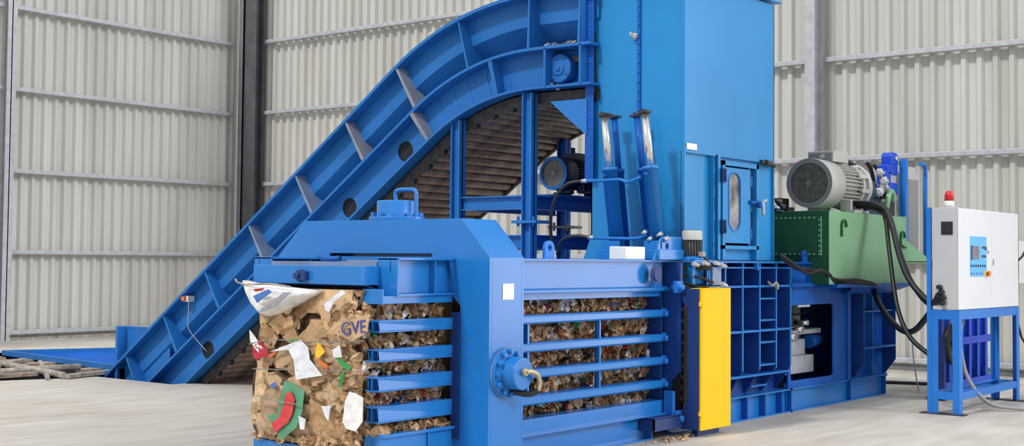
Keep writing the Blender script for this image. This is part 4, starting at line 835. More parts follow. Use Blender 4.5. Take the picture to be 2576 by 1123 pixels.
def sheets():
    """end face: overlapping creased cardboard sheets as one height field"""
    NY = NZ = 150; sh_ = []
    def add(n, r0, r1, tilt, h0, h1, ylo=yb0, yhi=yb1):
        for _ in range(n):
            k = rnd.choice([4, 5, 5, 6]); r = rnd.uniform(r0, r1); a0 = rnd.uniform(0, 6.3)
            pg = [(a0+2*PI*i/k+rnd.uniform(-.3, .3), r*rnd.uniform(.65, 1.25)) for i in range(k)]
            y, z = rnd.uniform(ylo, yhi), rnd.uniform(zb0, zb1); el = rnd.uniform(.6, 1)
            pts = [(y+q*math.cos(t), z+q*math.sin(t)*el) for t, q in pg]
            fd = rnd.uniform(0, PI); 
            sh_.append((y, z, r*1.3, pts, rnd.uniform(-tilt, tilt), rnd.uniform(-tilt, tilt), rnd.uniform(h0, h1), math.cos(fd), math.sin(fd), rnd.uniform(-.3, .3)*r, rnd.uniform(-.35, .35), cb(), rnd.uniform(0, 50)))
    add(60, .10, .17, .12, .0, .012); add(22, .17, .27, .05, .012, .026, 7.0); add(70, .05, .10, .25, .008, .03); add(90, .03, .07, .5, .005, .035, yb0, 7.15); add(14, .09, .15, .08, .022, .034, 7.15)
    def inside(pts, y, z):
        c = False; n = len(pts)
        for i in range(n):
            a, b = pts[i], pts[i-1]
            if (a[1] > z) != (b[1] > z) and y < (b[0]-a[0])*(z-a[1])/(b[1]-a[1])+a[0]: c = not c
        return c
    vs = []; cs = []
    for i in range(NY+1):
        for j in range(NZ+1):
            u, v = i/NY, j/NZ; p, n = endf(u, v); x, y, z = p; best = -.03; col = (.09, .055, .03)
            wy = y+.012*noise.noise(Vector((y*9, z*9, 1))); wz = z+.012*noise.noise(Vector((y*9, z*9, 5)))
            for (cy_, cz_, r, pts, ty, tz, h0, fx, fz, fo, fa, c, sd) in sh_:
                if abs(wy-cy_) < r and abs(wz-cz_) < r:
                    h = h0+ty*(y-cy_)+tz*(z-cz_)+fa*abs((y-cy_)*fx+(z-cz_)*fz-fo)*.35
                    if h > best and inside(pts, wy, wz): best = h; col = c; s0 = sd
            q = Vector((y*11, z*11, best*30)); wr = abs(noise.noise(q))*.020+abs(noise.noise(q*2.6))*.007
            ed = min(u, 1-u, v, 1-v)
            best = max(min(best, .055), -.03)*min(1, .25+ed*9)
            k = .92+.16*noise.noise(Vector((y*4, z*4, 9)))
            vs.append((x-best+wr, y, z)); cs.append(tuple(t*k for t in col))
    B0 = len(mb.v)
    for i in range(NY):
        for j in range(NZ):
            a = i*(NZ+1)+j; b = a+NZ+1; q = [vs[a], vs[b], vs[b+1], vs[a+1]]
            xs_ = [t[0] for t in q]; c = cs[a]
            if max(xs_)-min(xs_) > .012: c = tuple(t*.42 for t in c)  # steps between sheets darkened: crease shade put into the colour
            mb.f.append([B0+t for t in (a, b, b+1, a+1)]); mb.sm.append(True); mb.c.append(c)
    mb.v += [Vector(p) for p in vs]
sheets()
def sidef(y, x0, x1):
    return lambda u, v: ((x0+(x1-x0)*u, y+.03*(1 if 0 < v < 1 else 0), zb0+(zb1-zb0)*v), (0, -1, 0))
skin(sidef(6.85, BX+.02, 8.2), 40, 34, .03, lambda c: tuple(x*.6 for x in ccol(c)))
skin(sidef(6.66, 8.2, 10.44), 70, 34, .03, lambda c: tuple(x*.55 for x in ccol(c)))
skin(lambda u, v: ((BX+.04+.9*u, yb1+.04*math.sin(v*6), zb0+(zb1-zb0)*v), (0, 1, 0)), 14, 20, .03, ccol)
skin(lambda u, v: ((BX+.04+.9*u, yb0+(yb1-yb0)*v, zb1), (0, 0, 1)), 14, 20, .012, ccol)
for i in range(90):      # torn edges curling out towards the cage and along the rim
    y = rnd.uniform(6.82, 7.0) if i < 60 else rnd.uniform(7.0, 8.0); z = rnd.uniform(zb0+.03, zb1-.1) if i < 60 else zb0+rnd.uniform(.02, .06)
    flake(mb, (BX-.03-rnd.uniform(0, .02), y, z), (-1, -.35, 0), rnd.uniform(.02, .055), cb(), .5, .5, 6)
# edge-on folds squeezed out between the bars
DK = [(.46, .27, .13), (.56, .36, .20), (.64, .44, .27), (.38, .23, .12), (.24, .14, .07), (.58, .38, .21), (.70, .50, .33)]
AC = [(.72, .72, .74), (.70, .68, .62), (.62, .60, .58), (.45, .03, .03), (.04, .10, .35), (.03, .28, .10), (.55, .20, .05), (.02, .02, .025), (.66, .66, .70)]
def gaps(x0, x1, y, zs, n, s0=.03, s1=.065, acc=.16):
    for z0, z1 in zs:
        for i in range(n):
            x = rnd.uniform(x0, x1); z = rnd.uniform(z0, z1); c = rnd.choice(AC) if rnd.random() < acc else rnd.choice(DK)
            k = rnd.uniform(.7, 1.15); c = tuple(q*k for q in c)
            flake(mb, (x, y-rnd.uniform(0, .05), z), (rnd.uniform(-.9, .3), -1, rnd.uniform(-.3, .5)), rnd.uniform(s0, s1), c, .5, .55, rnd.choice([5, 6]))
gaps(8.22, 10.42, 6.62, [(1.18, 1.28), (.95, 1.08), (.74, .86), (.53, .65), (.34, .43)], 175, acc=.24)
gaps(6.93, 7.78, 6.85, [(1.17, 1.28), (.96, 1.06), (.76, .84), (.54, .62), (.32, .39)], 100, acc=.2)
for i in range(60):
    flake(mb, (rnd.uniform(6.93, 7.74), rnd.uniform(6.70, 6.80), rnd.uniform(.335, .37)), (0, -.6, 1), rnd.uniform(.03, .07), rnd.choice(DK), .6, .5, 6)
mb.build('crushed_cardboard', 'cardboard', bale)
def scrap(pts, m, lab=None, name='paper_scrap', lift=0.0, amp=.006, parent=None):
    """thin creased sheet with the given outline on the end face"""
    ys = [p[1] for p in pts]; zs = [p[2] for p in pts]; X = pts[0][0]-.0-lift
    co = [Vector((p[1], p[2])) for p in pts]; n = len(co); inner = []
    st = max(.02, min(max(ys)-min(ys), max(zs)-min(zs))/7)
    y = min(ys)+st/2
    def inside(q):
        c = False
        for i in range(n):
            a, b = co[i], co[i-1]
            if (a.y > q.y) != (b.y > q.y) and q.x < (b.x-a.x)*(q.y-a.y)/(b.y-a.y)+a.x: c = not c
        return c
    while y < max(ys):
        z = min(zs)+st/2
        while z < max(zs):
            q = Vector((y+rnd.uniform(-.3, .3)*st, z+rnd.uniform(-.3, .3)*st))
            if inside(q): inner.append(q)
            z += st
        y += st
    r = geometry.delaunay_2d_cdt(co+inner, [], [list(range(n))], 1, 1e-5)
    vs = [(X-amp*(1+noise.noise(Vector((q.x*14, q.y*14, X*3)))*2), q.x, q.y) for q in r[0]]
    mb = MB(); mb.add(vs, r[2]); k = len(vs)
    mb.add([(a+.004, b, c) for a, b, c in vs], [tuple(reversed(f)) for f in r[2]])
    return mb.build(name, m, parent or bale, label=lab)
dx = -.035
def sh(k): return [(p[0]+dx, p[1], p[2]) for p in PATHS[k]]
for k, m, l in (('white1', 'p_white', 'large white paper sheet'), ('yellow', 'p_yellow', 'yellow triangular scrap'), ('orange', 'p_orange', 'orange strip'),
                ('green1', 'p_green', 'green plastic strip'), ('green1b', 'p_green', 'thin green strip'), ('white2', 'p_white', 'small white scrap'), ('white3', 'p_ivory', 'crumpled ivory paper'),
                ('white4', 'p_white', 'white triangle of paper'), ('white5', 'p_white', 'narrow white scrap'), ('white6', 'p_white', 'folded white strip'), ('white7', 'p_ivory', 'white paper edge'),
                ('red1', 'p_red', 'dark red printed packet'), ('orange2', 'p_orange', 'small orange scrap'), ('blue1', 'p_blue', 'small blue scrap'), ('green2', 'p_green', 'small green scrap')):
    scrap(sh(k), m, l)
bg_ = scrap([(p[0]-.03, p[1], p[2]) for p in PATHS['bag']], 'p_bag', 'green bag with red printed lettering', 'printed_bag', amp=.004)
scrap([(p[0]-.038, p[1], p[2]) for p in PATHS['bagred']], 'p_bagred', None, 'red_print', amp=.004, parent=bg_)
# white sack bulging out at the top corner
def sack():
    pts = [Vector(p) for p in PATHS['sack']]; c = sum(pts, Vector())/len(pts); mb = MB(); vs = []; rings = 6; n = len(pts)
    for k in range(rings+1):
        t = k/rings
        for i, p in enumerate(pts):
            q = c.lerp(p, 1-t); h = math.sqrt(max(0, 1-(1-t)**2))*.10+.022*math.sin((1-t)*22)*(1-t)
            vs.append((q.x-h+.05, q.y, q.z))
    fs = []
    for k in range(rings): fs += [(k*n+i, k*n+(i+1) % n, (k+1)*n+(i+1) % n, (k+1)*n+i) for i in range(n)]
    vs2 = [(p.x+.12, p.y, p.z+.0) for p in pts]; b = len(vs); vs += vs2
    fs += [(b+i, b+(i+1) % n, (i+1) % n, i) for i in range(n)]+[tuple(range(b, b+n))]
    mb.add(vs, fs, True); s = mb.build('white_sack', 'p_ivory', bale, label='white woven sack folded over the corner')
    scrap([(p[0]-.085, p[1], p[2]) for p in PATHS['sackstripe']], 'p_grey', None, 'sack_stripe', parent=s, amp=.003)
    scrap([(p[0]-.10, p[1], p[2]) for p in PATHS['sackblue']], 'p_blue', None, 'sack_print', parent=s, amp=.003)
    scrap([(p[0]-.10, p[1], p[2]) for p in PATHS['sackred']], 'p_red', None, 'sack_print', parent=s, amp=.003)
sack()
MB().tube(PATHS['twine'], .008, 6).build('frayed_twine', 'dust', bale)
for k in ('strap1', 'strap2', 'strap3'):
    MB().tube([(p[0]-.035, p[1], p[2]) for p in PATHS[k]], .0045, 6).build('tie_wire', 'grey_mid', bale)
def letters(txt, name, m, size, loc, right, up, parent, ext=.002):
    cu = bpy.data.curves.new(name, 'FONT'); cu.body = txt; cu.size = size; cu.extrude = ext; cu.align_x = 'CENTER'; cu.align_y = 'CENTER'
    t = bpy.data.objects.new(name, cu); COL.objects.link(t)
    dg = bpy.context.evaluated_depsgraph_get(); me = bpy.data.meshes.new_from_object(t.evaluated_get(dg)); bpy.data.objects.remove(t)
    r = Vector(right).normalized(); u = Vector(up).normalized(); n = r.cross(u); mt = Matrix.Identity(4)
    for i in range(3): mt[i][0] = r[i]; mt[i][1] = u[i]; mt[i][2] = n[i]
    mt.translation = Vector(loc)-ORG[parent.name]; me.transform(mt)
    me.materials.clear(); me.materials.append(M[m]); o = bpy.data.objects.new(name, me); COL.objects.link(o); o.parent = parent; ORG[o.name] = ORG[parent.name]
    return o
flap = MB(); 
yy = (PATHS['gve'][0][1]+PATHS['gve'][1][1])/2; zz = (PATHS['gve'][0][2]+PATHS['gve'][1][2])/2
flap.add([(BX-.07, yy+.15, zz-.06), (BX-.085, yy+.02, zz-.10), (BX-.085, yy-.14, zz-.02), (BX-.075, yy-.15, zz+.11), (BX-.08, yy-.02, zz+.08), (BX-.06, yy+.16, zz+.05)], [(0, 1, 4, 5), (1, 2, 3, 4)]); pass
flap.c = [(.48, .32, .18), (.54, .37, .22)]
fl = flap.build('printed_flap', 'cardboard', bale, label='cardboard flap printed GVE in blue')
letters('GVE', 'printed_letters', 'p_ink', .135, (BX-.088, yy, zz), (.045, -1, .12), (0, .12, 1), fl)
# crumbs on the floor by the bale cage
mb = MB()
for i in range(26): flake(mb, (rnd.uniform(9.9, 10.5), rnd.uniform(6.08, 6.3), .01+rnd.uniform(0, .02)), (0, 0, 1), rnd.uniform(.015, .035), rnd.choice(DK), .5, .5, 6)
mb.build('cardboard_crumbs', 'cardboard', label='few torn cardboard crumbs on the floor under the machine edge', cat='scraps', kind='stuff')

# ------------------------------------------------------------------ oil tank, main motor, valves, cooler
TX0, TX1, TY0, TY1, TZ0, TZ1 = 13.54, 15.78, 6.20, 7.62, 1.372, 2.19
tank = thing('oil_tank', (14.66, 6.9, TZ0), 'green hydraulic oil tank standing on the rear of the baler', 'oil tank')
mb = MB(); mb.box(TX0+.004, TX1, TY0, TY0+.01, TZ0, TZ1).box(TX1-.01, TX1, TY0, TY1, TZ0, TZ1).box(TX0, TX1, TY1-.01, TY1, TZ0, TZ1).box(TX0+.01, TX1+.0, TY0+.0, TY1, TZ1-.012, TZ1).box(TX0, TX1, TY0, TY1, TZ0, TZ0+.01)
mb.build('tank_body', 'green', tank, bevel=.003)
MB().box(TX0, TX0+.01, TY0+.002, TY1, TZ0, TZ1-.002).build('end_wall', 'green_dark', tank)
mb = MB(); mb.box(TX0-.015, TX0, TY0+.09, 6.96, 1.69, 2.13); cov = mb.build('inspection_cover', 'green_dark', tank, bevel=.004)
cbolt = MB().bolt((TX0-.015, 6.305, 1.705), (-1, 0, 0), .012, .012).build('cover_bolt', 'green', cov)
for (y, z) in [(6.31+k*.058, zz_) for k in range(12) for zz_ in (2.112, 1.705)][2:]+[(6.305, 1.74+k*.058) for k in range(7)]:
    part_copy(cbolt, cov, ORG[cov.name]+Vector((0, y-6.305, z-1.705)))
MB().box(TX0-.018, TX0-.004, 6.282, 6.292, 1.69, 2.13).build('cover_edge', 'green', cov)
def hook(x, z, s=1.0):
    mb = MB(); pts = [(x-.05*s, TY0-.015, z-.13*s), (x-.05*s, TY0-.015, z+.0), (x-.02*s, TY0-.02, z+.05*s), (x+.04*s, TY0-.02, z+.04*s), (x+.075*s, TY0-.015, z-.02*s)]
    mb.tube(pts, .013, 6, 4); mb.build('lifting_hook', 'green_dark', tank)
hook(13.90, 2.04); hook(15.62, 1.95)
MB().tube([(15.56, TY0-.01, 1.86), (15.66, TY0-.012, 1.82), (15.74, TY0-.01, 1.81)], .012, 6).build('tank_scar', 'green_dark', tank)
mb = MB(); mb.prism([(TX1, TY0+.0, 1.90), (16.60, TY0, 1.655), (16.60, TY0, 1.63), (TX1, TY0, 1.63)], (0, .008, 0)).box(TX1, 16.60, TY0, 6.9, 1.62, 1.64).prism([(16.60, TY0, 1.63), (16.60, 6.9, 1.63), (16.60, 6.9, 1.75), (16.60, TY0, 1.66)], (-.008, 0, 0))
mb.build('drip_tray', 'green', tank)
mm = motor_x('main_pump_motor', 13.80, 6.56, 2.52, .285, 1.25, 'large pale grey electric motor lying on top of the green oil tank', ('grey_motor', 'grey_motor', 'grey_fan', 'grey_mid'))
mb = MB(); mb.box(14.10, 14.52, 6.40, 6.72, 2.78, 2.905); tb = mb.build('terminal_box', 'grey_motor', mm, bevel=.008)
MB().box(14.094, 14.10, 6.42, 6.70, 2.79, 2.88).build('box_cover', 'grey_mid', tb)
MB().lathe((14.09, 6.53, 2.84), (-1, 0, 0), [(0, .03), (.02, .03), (.02, .018), (.022, .001)], 14).build('cable_gland', 'grey_motor', tb)
# pump and valve gear
pump = thing('hydraulic_pump', (15.45, 6.55, TZ1), 'dark hydraulic pump and fittings right behind the pale motor', 'pump')
mb = MB(); mb.lathe((15.12, 6.56, 2.50), (1, 0, 0), [(0, .20), (.12, .20), (.12, .15), (.34, .15), (.34, .10), (.42, .10)], 20).box(15.1, 15.45, 6.40, 6.72, TZ1, 2.4); mb.build('pump_body', 'darkmotor', pump, bevel=.01)
mb = MB()
for (x, y, z, r) in ((15.30, 6.36, 2.48, .05), (15.38, 6.33, 2.62, .045), (15.52, 6.38, 2.35, .04), (15.34, 6.36, 2.72, .035), (15.56, 6.4, 2.55, .05)):
    MB().cyl((x, y, z-.05), (x, y, z+.05), r, 10).cyl((x-.05, y-.02, z), (x+.06, y-.02, z), r*.7, 10).build('fitting', 'zinc', pump)
mb = MB(); mb.tube([(15.44, 6.32, 2.28), (15.46, 6.30, 2.42), (15.52, 6.30, 2.50), (15.60, 6.30, 2.47), (15.63, 6.30, 2.38)], .035, 10); mb.build('green_elbow', 'green', pump)
MB().lathe((15.0, 6.45, TZ1+.001), (0, 0, 1), [(0, .05), (.05, .05)], 12).build('filler_cap', 'black', pump)
vg = thing('valve_manifold', (13.55, 7.05, TZ1), 'cluster of chrome and black valve fittings between the hopper and the grey motor', 'valve')
mb = MB()
for (x, y, z) in ((13.62, 6.86, 2.28), (13.60, 6.95, 2.42), (13.66, 7.02, 2.30), (13.62, 7.10, 2.5), (13.60, 7.05, 2.2), (13.58, 6.80, 2.22)):
    MB().box(x-.04, x+.04, y-.04, y+.04, z-.05, z+.05).cyl((x-.04, y, z), (x-.09, y+.02, z+.02), .024, 8).bar((x, y, z), (x-.05, y+.07, z+.06), .03, .03).build('chrome_fitting', 'steel', vg, bevel=.006)
mb = MB(); mb.box(13.7, 13.9, 6.86, 7.2, TZ1, 2.35).tube([(13.56, 6.75, 2.21), (13.56, 6.85, 2.30), (13.56, 6.98, 2.28), (13.56, 7.08, 2.42)], .03, 8).tube([(13.58, 7.15, 2.3), (13.56, 7.05, 2.55), (13.6, 6.95, 2.5)], .02, 8).box(13.58, 13.75, 6.72, 7.2, TZ1, 2.24); mb.build('valve_block', 'black', vg)
vb = thing('directional_valve_stack', (15.75, 6.4, TZ1), 'bright blue valve stack on the tank beside a blue post', 'valve')
mb = MB(); mb.box(15.62, 15.92, 6.36, 6.5, 2.72, 2.84).prism([(15.72, 6.36, 2.84), (15.92, 6.36, 2.84), (15.92, 6.36, 2.97), (15.88, 6.36, 3.0), (15.76, 6.36, 3.0), (15.72, 6.36, 2.96)], (0, .14, 0)).box(15.52, 15.70, 6.36, 6.48, 2.60, 2.76).box(15.62, 15.92, 6.36, 6.5, 2.48, 2.62); mb.build('blue_coils', 'blue_vivid', vb, bevel=.012)
MB().box(15.72, 15.90, 6.38, 6.48, 2.62, 2.72).build('valve_body', 'zinc', vb)
MB().box(15.66, 15.86, 6.38, 6.5, TZ1, 2.48).build('valve_base', 'dark_steel', vb)
MB().lathe((15.84, 6.355, 2.93), (0, -1, 0), [(0, .022), (.01, .022)], 12).build('screw', 'white', vb)
MB().box(15.97, 16.05, 6.28, 6.36, 1.64, 2.93).build('blue_post', 'blue_bright', vb)
cool = thing('oil_cooler', (16.45, 6.5, 1.64), 'pale grey oil cooler panel with a blue pipe frame behind the cabinet', 'oil cooler')
MB().box(16.12, 16.70, 6.40, 6.50, 1.66, 2.86).build('cooler_core', 'cooler', cool, bevel=.01)
mb = MB()
for k in range(26): mb.box(16.135+k*.022, 16.141+k*.022, 6.394, 6.40, 1.7, 2.70)
mb.build('cooler_fins', 'cooler', cool)
MB().tube([(16.62, 6.34, 2.905), (16.74, 6.34, 2.905), (16.79, 6.34, 2.86), (16.79, 6.34, 2.78)], .026, 8, 5).bar((16.79, 6.34, 2.80), (16.79, 6.34, 1.64), .045, .045, (1, 0, 0)).box(16.56, 16.82, 6.3, 6.5, 1.63, 1.66).build('pipe_frame', 'blue_bright', cool)
for k, r, l in (('hose_a', .034, 'thick black hose draping over the green tank to the cabinet, outer of the pair'), ('hose_d', .030, 'thick black hose running inside beside the outer hose to the cabinet'),
                ('hose_b', .026, 'black hose hanging from the tank top down behind the cabinet stand'), ('hose_c', .034, 'thick black hose looping low from the tank shelf up to the cabinet'),
                ('hose_e', .026, 'short black hose rising beside the pump'), ('hose_f', .028, 'short black hose curving into the bright blue valve'), ('hose_g', .028, 'black cable arching over the pale motor')):
    tag(MB().tube(PATHS[k], r, 10, 6).build('hydraulic_hose', 'black'), l, 'hose')
for k, l in (('deck_cab1', 'dark cable bundle lying along the green tank foot, upper strand'), ('deck_cab2', 'dark cable bundle lying along the green tank foot, lower strand')):
    mb = MB(); mb.tube([(p[0], p[1]-.03+.012*math.sin(i*3), p[2]+.01*math.cos(i*2)) for i, p in enumerate(PATHS[k])], .02, 8, 6)
    mb.build('cable_bundle', 'black', label=l, cat='cable')
mb = MB(); px = [(12.40, 6.36, 1.41), (12.46, 6.34, 1.37), (12.55, 6.34, 1.40), (12.6, 6.34, 1.36)]; mb.tube(px, .012, 6).bar((12.52, 6.33, 1.39), (12.56, 6.33, 1.33), .03, .02); mb.build('rag', 'dust', label='small tied rag hanging on the ribbed side near its top', cat='rag')

# ------------------------------------------------------------------ control cabinet and its stand
cab = thing('control_cabinet', (14.94, 5.05, 1.115), 'pale grey electrical control cabinet with light blue operating panel', 'control cabinet')
CX0, CX1, CY0, CY1, CZ0, CZ1 = 13.94, 15.95, 4.90, 5.19, 1.115, 2.215
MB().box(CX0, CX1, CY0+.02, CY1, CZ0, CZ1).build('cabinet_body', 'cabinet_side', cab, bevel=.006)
d1 = MB().box(CX0+.005, 14.99, CY0, CY0+.018, CZ0+.005, CZ1-.005).build('door', 'cabinet', cab, bevel=.004)
d2 = MB().box(14.995, CX1-.005, CY0, CY0+.018, CZ0+.005, CZ1-.005).build('door', 'cabinet', cab, bevel=.004)
MB().box(15.03, 15.05, CY0-.012, CY0, 1.60, 1.67).build('lock', 'cabinet_side', d2)
MB().lathe((14.86, CY0-.0, 1.75), (0, -1, 0), [(0, .018), (.015, .018)], 12).build('key_lock', 'zinc', d1)
pn = MB().box(14.28, 14.81, CY0-.004, CY0, 1.475, 1.915).build('operating_panel', 'cyan', cab, label='light blue operating panel')
mb = MB().box(14.32, 14.56, CY0-.008, CY0-.004, 1.665, 1.81); mb.build('screen', 'screen', pn)
mb = MB().box(14.30, 14.34, CY0-.009, CY0-.004, 1.655, 1.815); mb.build('screen_edge', 'ink', pn)
MB().box(14.66, 14.80, CY0-.010, CY0-.004, 1.785, 1.808).box(14.75, 14.80, CY0-.012, CY0-.004, 1.768, 1.79).build('selector_switch', 'ink', pn)
MB().box(14.65, 14.72, CY0-.010, CY0-.004, 1.685, 1.712).build('selector_switch', 'ink', pn); MB().box(14.74, 14.78, CY0-.010, CY0-.004, 1.685, 1.71).build('selector_switch', 'ink', pn)
mb = MB()
for k in range(7): mb.lathe((14.31+k*.073, CY0-.004, 1.592), (0, -1, 0), [(0, .014), (.008, .014)], 12)
mb.build('button_row', 'ink', pn)
mb = MB()
for k in range(5): mb.lathe((14.31+k*.083, CY0-.004, 1.507), (0, -1, 0), [(0, .011), (.006, .011)], 12)
mb.build('button_row', 'p_blue', pn)
mb = MB().box(14.73, 14.87, CY0-.006, CY0-.001, 1.47, 1.54); mb.build('stop_plate', 'p_yellow', pn)
MB().lathe((14.81, CY0-.006, 1.505), (0, -1, 0), [(0, .018), (.02, .018), (.02, .03), (.035, .028)], 14).build('stop_button', 'orange', pn)
mb = MB().box(CX0-.012, CX0, 4.965, 5.09, 1.925, 2.065); vt = mb.build('vent_grille', 'black', cab, bevel=.004)
mb = MB()
for k in range(5): mb.box(CX0-.016, CX0-.012, 4.985, 5.07, 1.95+k*.022, 1.957+k*.022)
mb.build('vent_louvre', 'dark_steel', vt)
MB().lathe((14.02, 5.03, CZ1), (0, 0, 1), [(0, .052), (.075, .052)], 20).build('beacon_base', 'white', cab)
MB().lathe((14.02, 5.03, CZ1+.075), (0, 0, 1), [(0, .05), (.07, .048), (.10, .036), (.112, .012)], 20).build('warning_light', 'red', cab, label='red warning light')
mb = MB()
for (z, y) in ((1.31, 5.08), (1.25, 5.06), (1.19, 5.07), (1.36, 5.1)): mb.cyl((CX0, y, z), (CX0-.07, y, z), .026, 12)
mb.build('cable_glands', 'black', cab)
stand = thing('cabinet_stand', (14.94, 5.06, 0), 'light blue angle-steel stand with four legs under the control cabinet', 'stand')
def leg(x, y, sx, sy, name='leg'):
    x -= .003*sx; y -= .003*sy; mb = MB(); mb.prism([(x, y, .010), (x+.10*sx, y, .010), (x+.10*sx, y+.012*sy, .010), (x+.012*sx, y+.012*sy, .010), (x+.012*sx, y+.075*sy, .010), (x, y+.075*sy, .010)], (0, 0, 1.104))
    mb.build(name, 'blue_bright', stand)
SX0, SX1, SY0, SY1 = 13.93, 15.95, 4.90, 5.20
leg(SX0, SY0, 1, 1); leg(SX0, SY1, 1, -1); leg(SX1, SY0, -1, 1); leg(SX1, SY1, -1, -1)
for z, n in ((1.065, 'top_rail'), (.20, 'bottom_rail')):
    h = .05 if z > 1 else .04
    mb = MB(); mb.box(SX0, SX1, SY0, SY0+.012, z-h, z+h).box(SX0, SX1, SY0+.013, SY0+.06, z+h-.01, z+h); mb.build(n, 'blue_bright', stand)
    MB().box(SX0, SX1, SY1-.012, SY1, z-h, z+h).box(SX0, SX1, SY1-.06, SY1-.013, z+h-.01, z+h).build(n, 'blue_bright', stand)
    MB().box(SX0, SX0+.012, SY0+.013, SY1-.013, z-h, z+h).build(n, 'blue_bright', stand); MB().box(SX1-.012, SX1, SY0+.013, SY1-.013, z-h, z+h).build(n, 'blue_bright', stand)
MB().box(13.88, 14.03, 4.84, 5.32, 0, .010).build('foot_plate', 'dark_steel', stand); MB().box(15.85, 16.0, 4.8, 5.3, 0, .010).build('foot_plate', 'dark_steel', stand)
MB().box(13.92, 13.96, 5.20, 5.245, 0.008, 2.22).build('back_post', 'blue_bright', stand)
tag(MB().tube(PATHS['cond'], .022, 10, 6).build('cable_conduit', 'grey_conduit'), 'grey flexible conduit falling from under the cabinet onto the floor', 'conduit')
tag(MB().tube(PATHS['cable_thin'], .008, 6).build('thin_cable', 'zinc'), 'thin pale cable hanging to the floor beyond the machine end', 'cable')
tag(MB().tube(PATHS['cable_r']+[[PATHS['cable_r'][-1][0]+.3, 4.85, .35], [PATHS['cable_r'][-1][0]+.7, 4.6, .02]], .014, 6).build('side_cable', 'black'), 'dark cable dropping from the far bottom corner of the cabinet', 'cable')
tag(MB().tube(PATHS['cable_r2']+[[17.5, 4.9, 1.2], [17.9, 4.8, .02]], .014, 6).build('side_cable', 'black'), 'dark cable leaving the far side of the cabinet halfway up', 'cable')
for i, (a, b, c, l) in enumerate((((16.6, 4.3, .02), (17.5, 4.6, .02), (18.4, 4.1, .02), 'black cable on the floor behind the cabinet, nearer the wall'), ((16.3, 4.2, .02), (17.0, 4.3, .02), (18.0, 3.6, .02), 'black cable on the floor behind the cabinet, nearer the stand'),
                                ((17.2, 6.2, .02), (17.0, 6.8, .02), (16.7, 7.6, .02), 'black cable curling on the floor behind the machine end'))):
    tag(MB().tube([a, b, c], .025, 8).build('floor_cable', 'black'), l, 'cable')
mb = MB(); mb.tube([(14.4, 5.1, 1.10), (14.7, 5.08, 1.04), (15.1, 5.08, 1.05), (15.5, 5.05, 1.10)], .022, 8).tube([(14.3, 5.1, 1.08), (14.5, 5.05, 1.0), (14.62, 5.1, 1.08)], .018, 8); mb.build('cable_tangle', 'black', label='black cables tangled under the cabinet floor', cat='cable')
# blue rack of uprights with a coiled hose behind the stand
rack = thing('steel_rack', (16.3, 5.9, 0), 'vivid blue low steel rack of uprights behind the cabinet stand', 'rack')
for k, x in enumerate((15.50, 15.75, 16.15, 16.45, 16.75, 17.05)):
    MB().box(x, x+.09, 5.66, 5.74, 0.0, .95 if k < 2 else 1.15).build('upright', 'blue_vivid', rack)
for z in (.10, .62): MB().box(15.36, 17.2, 5.64, 5.66, z, z+.09).build('cross_bar', 'blue_vivid', rack)
MB().box(15.30, 15.36, 5.56, 5.76, 0, .75).build('side_frame', 'navy', rack); MB().box(15.36, 17.2, 5.6, 5.8, .0, .03).build('base_plate', 'dark_steel', rack)
mb = MB()
for k in range(4):
    r = .17+.018*k; mb.tube([(15.44+.012*k+r*math.cos(t)*.5, 5.57-.01*k, .66+r*math.sin(t)) for t in [2*PI*i/16 for i in range(17)]], .026, 8, 1)
mb.build('hose_coil', 'black', label='coil of black hose hung on the blue rack', cat='hose')
MB().box(16.0, 17.1, 5.76, 5.80, .03, .62).build('rubber_mat', 'dark', label='black rubber sheet leaning inside the blue rack', cat='sheet')
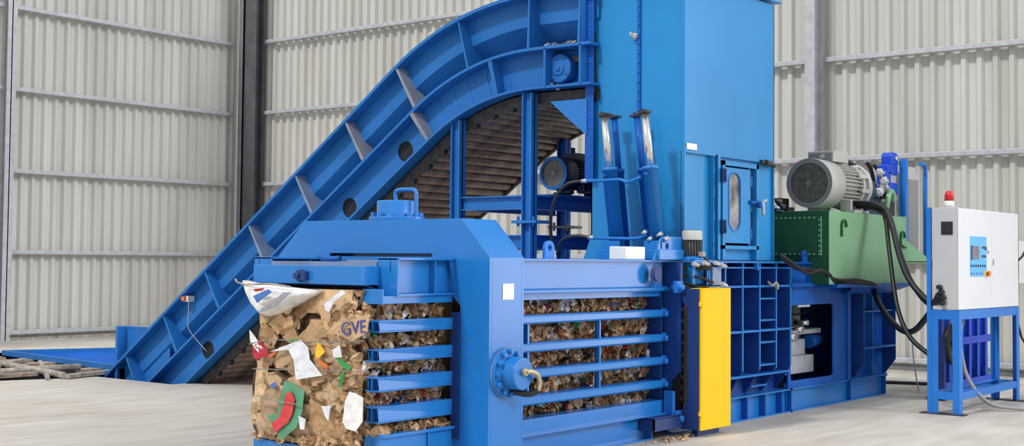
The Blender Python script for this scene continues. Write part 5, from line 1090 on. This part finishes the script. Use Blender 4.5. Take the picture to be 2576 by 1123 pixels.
# conveyor pit surroundings at the far left
tray = thing('loading_tray', (12.2, 17.6, 0), 'shallow blue steel loading tray set into the floor beside the pit', 'tray')
A, B, C2, D = (11.72, 19.75), (13.45, 19.0), (13.30, 15.6), (11.18, 15.75)
def lip(p, q, m='blue_conv', w=.06, h=.08): MB().bar((p[0], p[1], .035), (q[0], q[1], .035), w, h).build('tray_rim', m, tray)
lip(A, B); lip(A, D); lip(B, C2)
mb = MB(); cz = -.42; a2, b2, c2, d2 = (12.0, 18.8), (12.9, 18.3), (12.8, 15.9), (11.9, 16.0)
mb.add([(*A, .03), (*B, .03), (*b2, cz), (*a2, cz)], [(0, 1, 2, 3)]).add([(*A, .03), (*a2, cz), (*d2, cz), (*D, .03)], [(0, 1, 2, 3)]).add([(*B, .03), (*C2, .03), (*c2, cz), (*b2, cz)], [(0, 1, 2, 3)]); mb.build('tray_wall', 'blue_deep', tray)
MB().add([(*a2, cz), (*b2, cz), (*c2, cz), (*d2, cz)], [(0, 1, 2, 3)]).build('tray_floor', 'blue_worn', tray)
BL = ['rusty pipe lying across the pit, farthest from the conveyor', 'pale steel bar reaching across to the conveyor foot', 'long rusty bar along the pit edge nearest the camera', 'short rusty bar near the picture corner by the pit', 'short cross piece between the two pit bars', 'flat rusty board at the corner of the pit']
for i, (a, b) in enumerate(PATHS['bars'][:6]):
    a = list(a); b = list(b); mb = MB()
    if i in (0, 2): mb.cyl((a[0], a[1], .05), (b[0], b[1], .05), .045, 10)
    else: mb.bar((a[0], a[1], .035), (b[0], b[1], .035), .12 if i != 4 else .05, .05)
    mb.build('steel_bar', 'dust' if i != 5 else 'rust', label=BL[i], cat='bar')
mb = MB()
for k in range(5):
    mb.bar((9.2+.1*k, 19.9-.75*k, -.02), (11.5+.02*k, 19.4-.75*k, -.02), .34, .04)
mb.build('pit_cover_boards', 'rust', label='worn rusty boards bridging the open pit', cat='boards', kind='stuff')
MB().bar((11.2, 21.0, .06), (9.6, 22.2, .06), .5, .08).build('wooden_plank', 'rust', label='brown wooden plank on the floor by the column', cat='plank')
MB().box(19.1, 19.36, 5.62, 5.86, 1.35, 1.95).build('wall_box', 'white', label='white box mounted low on the wall beyond the cabinet', cat='box')
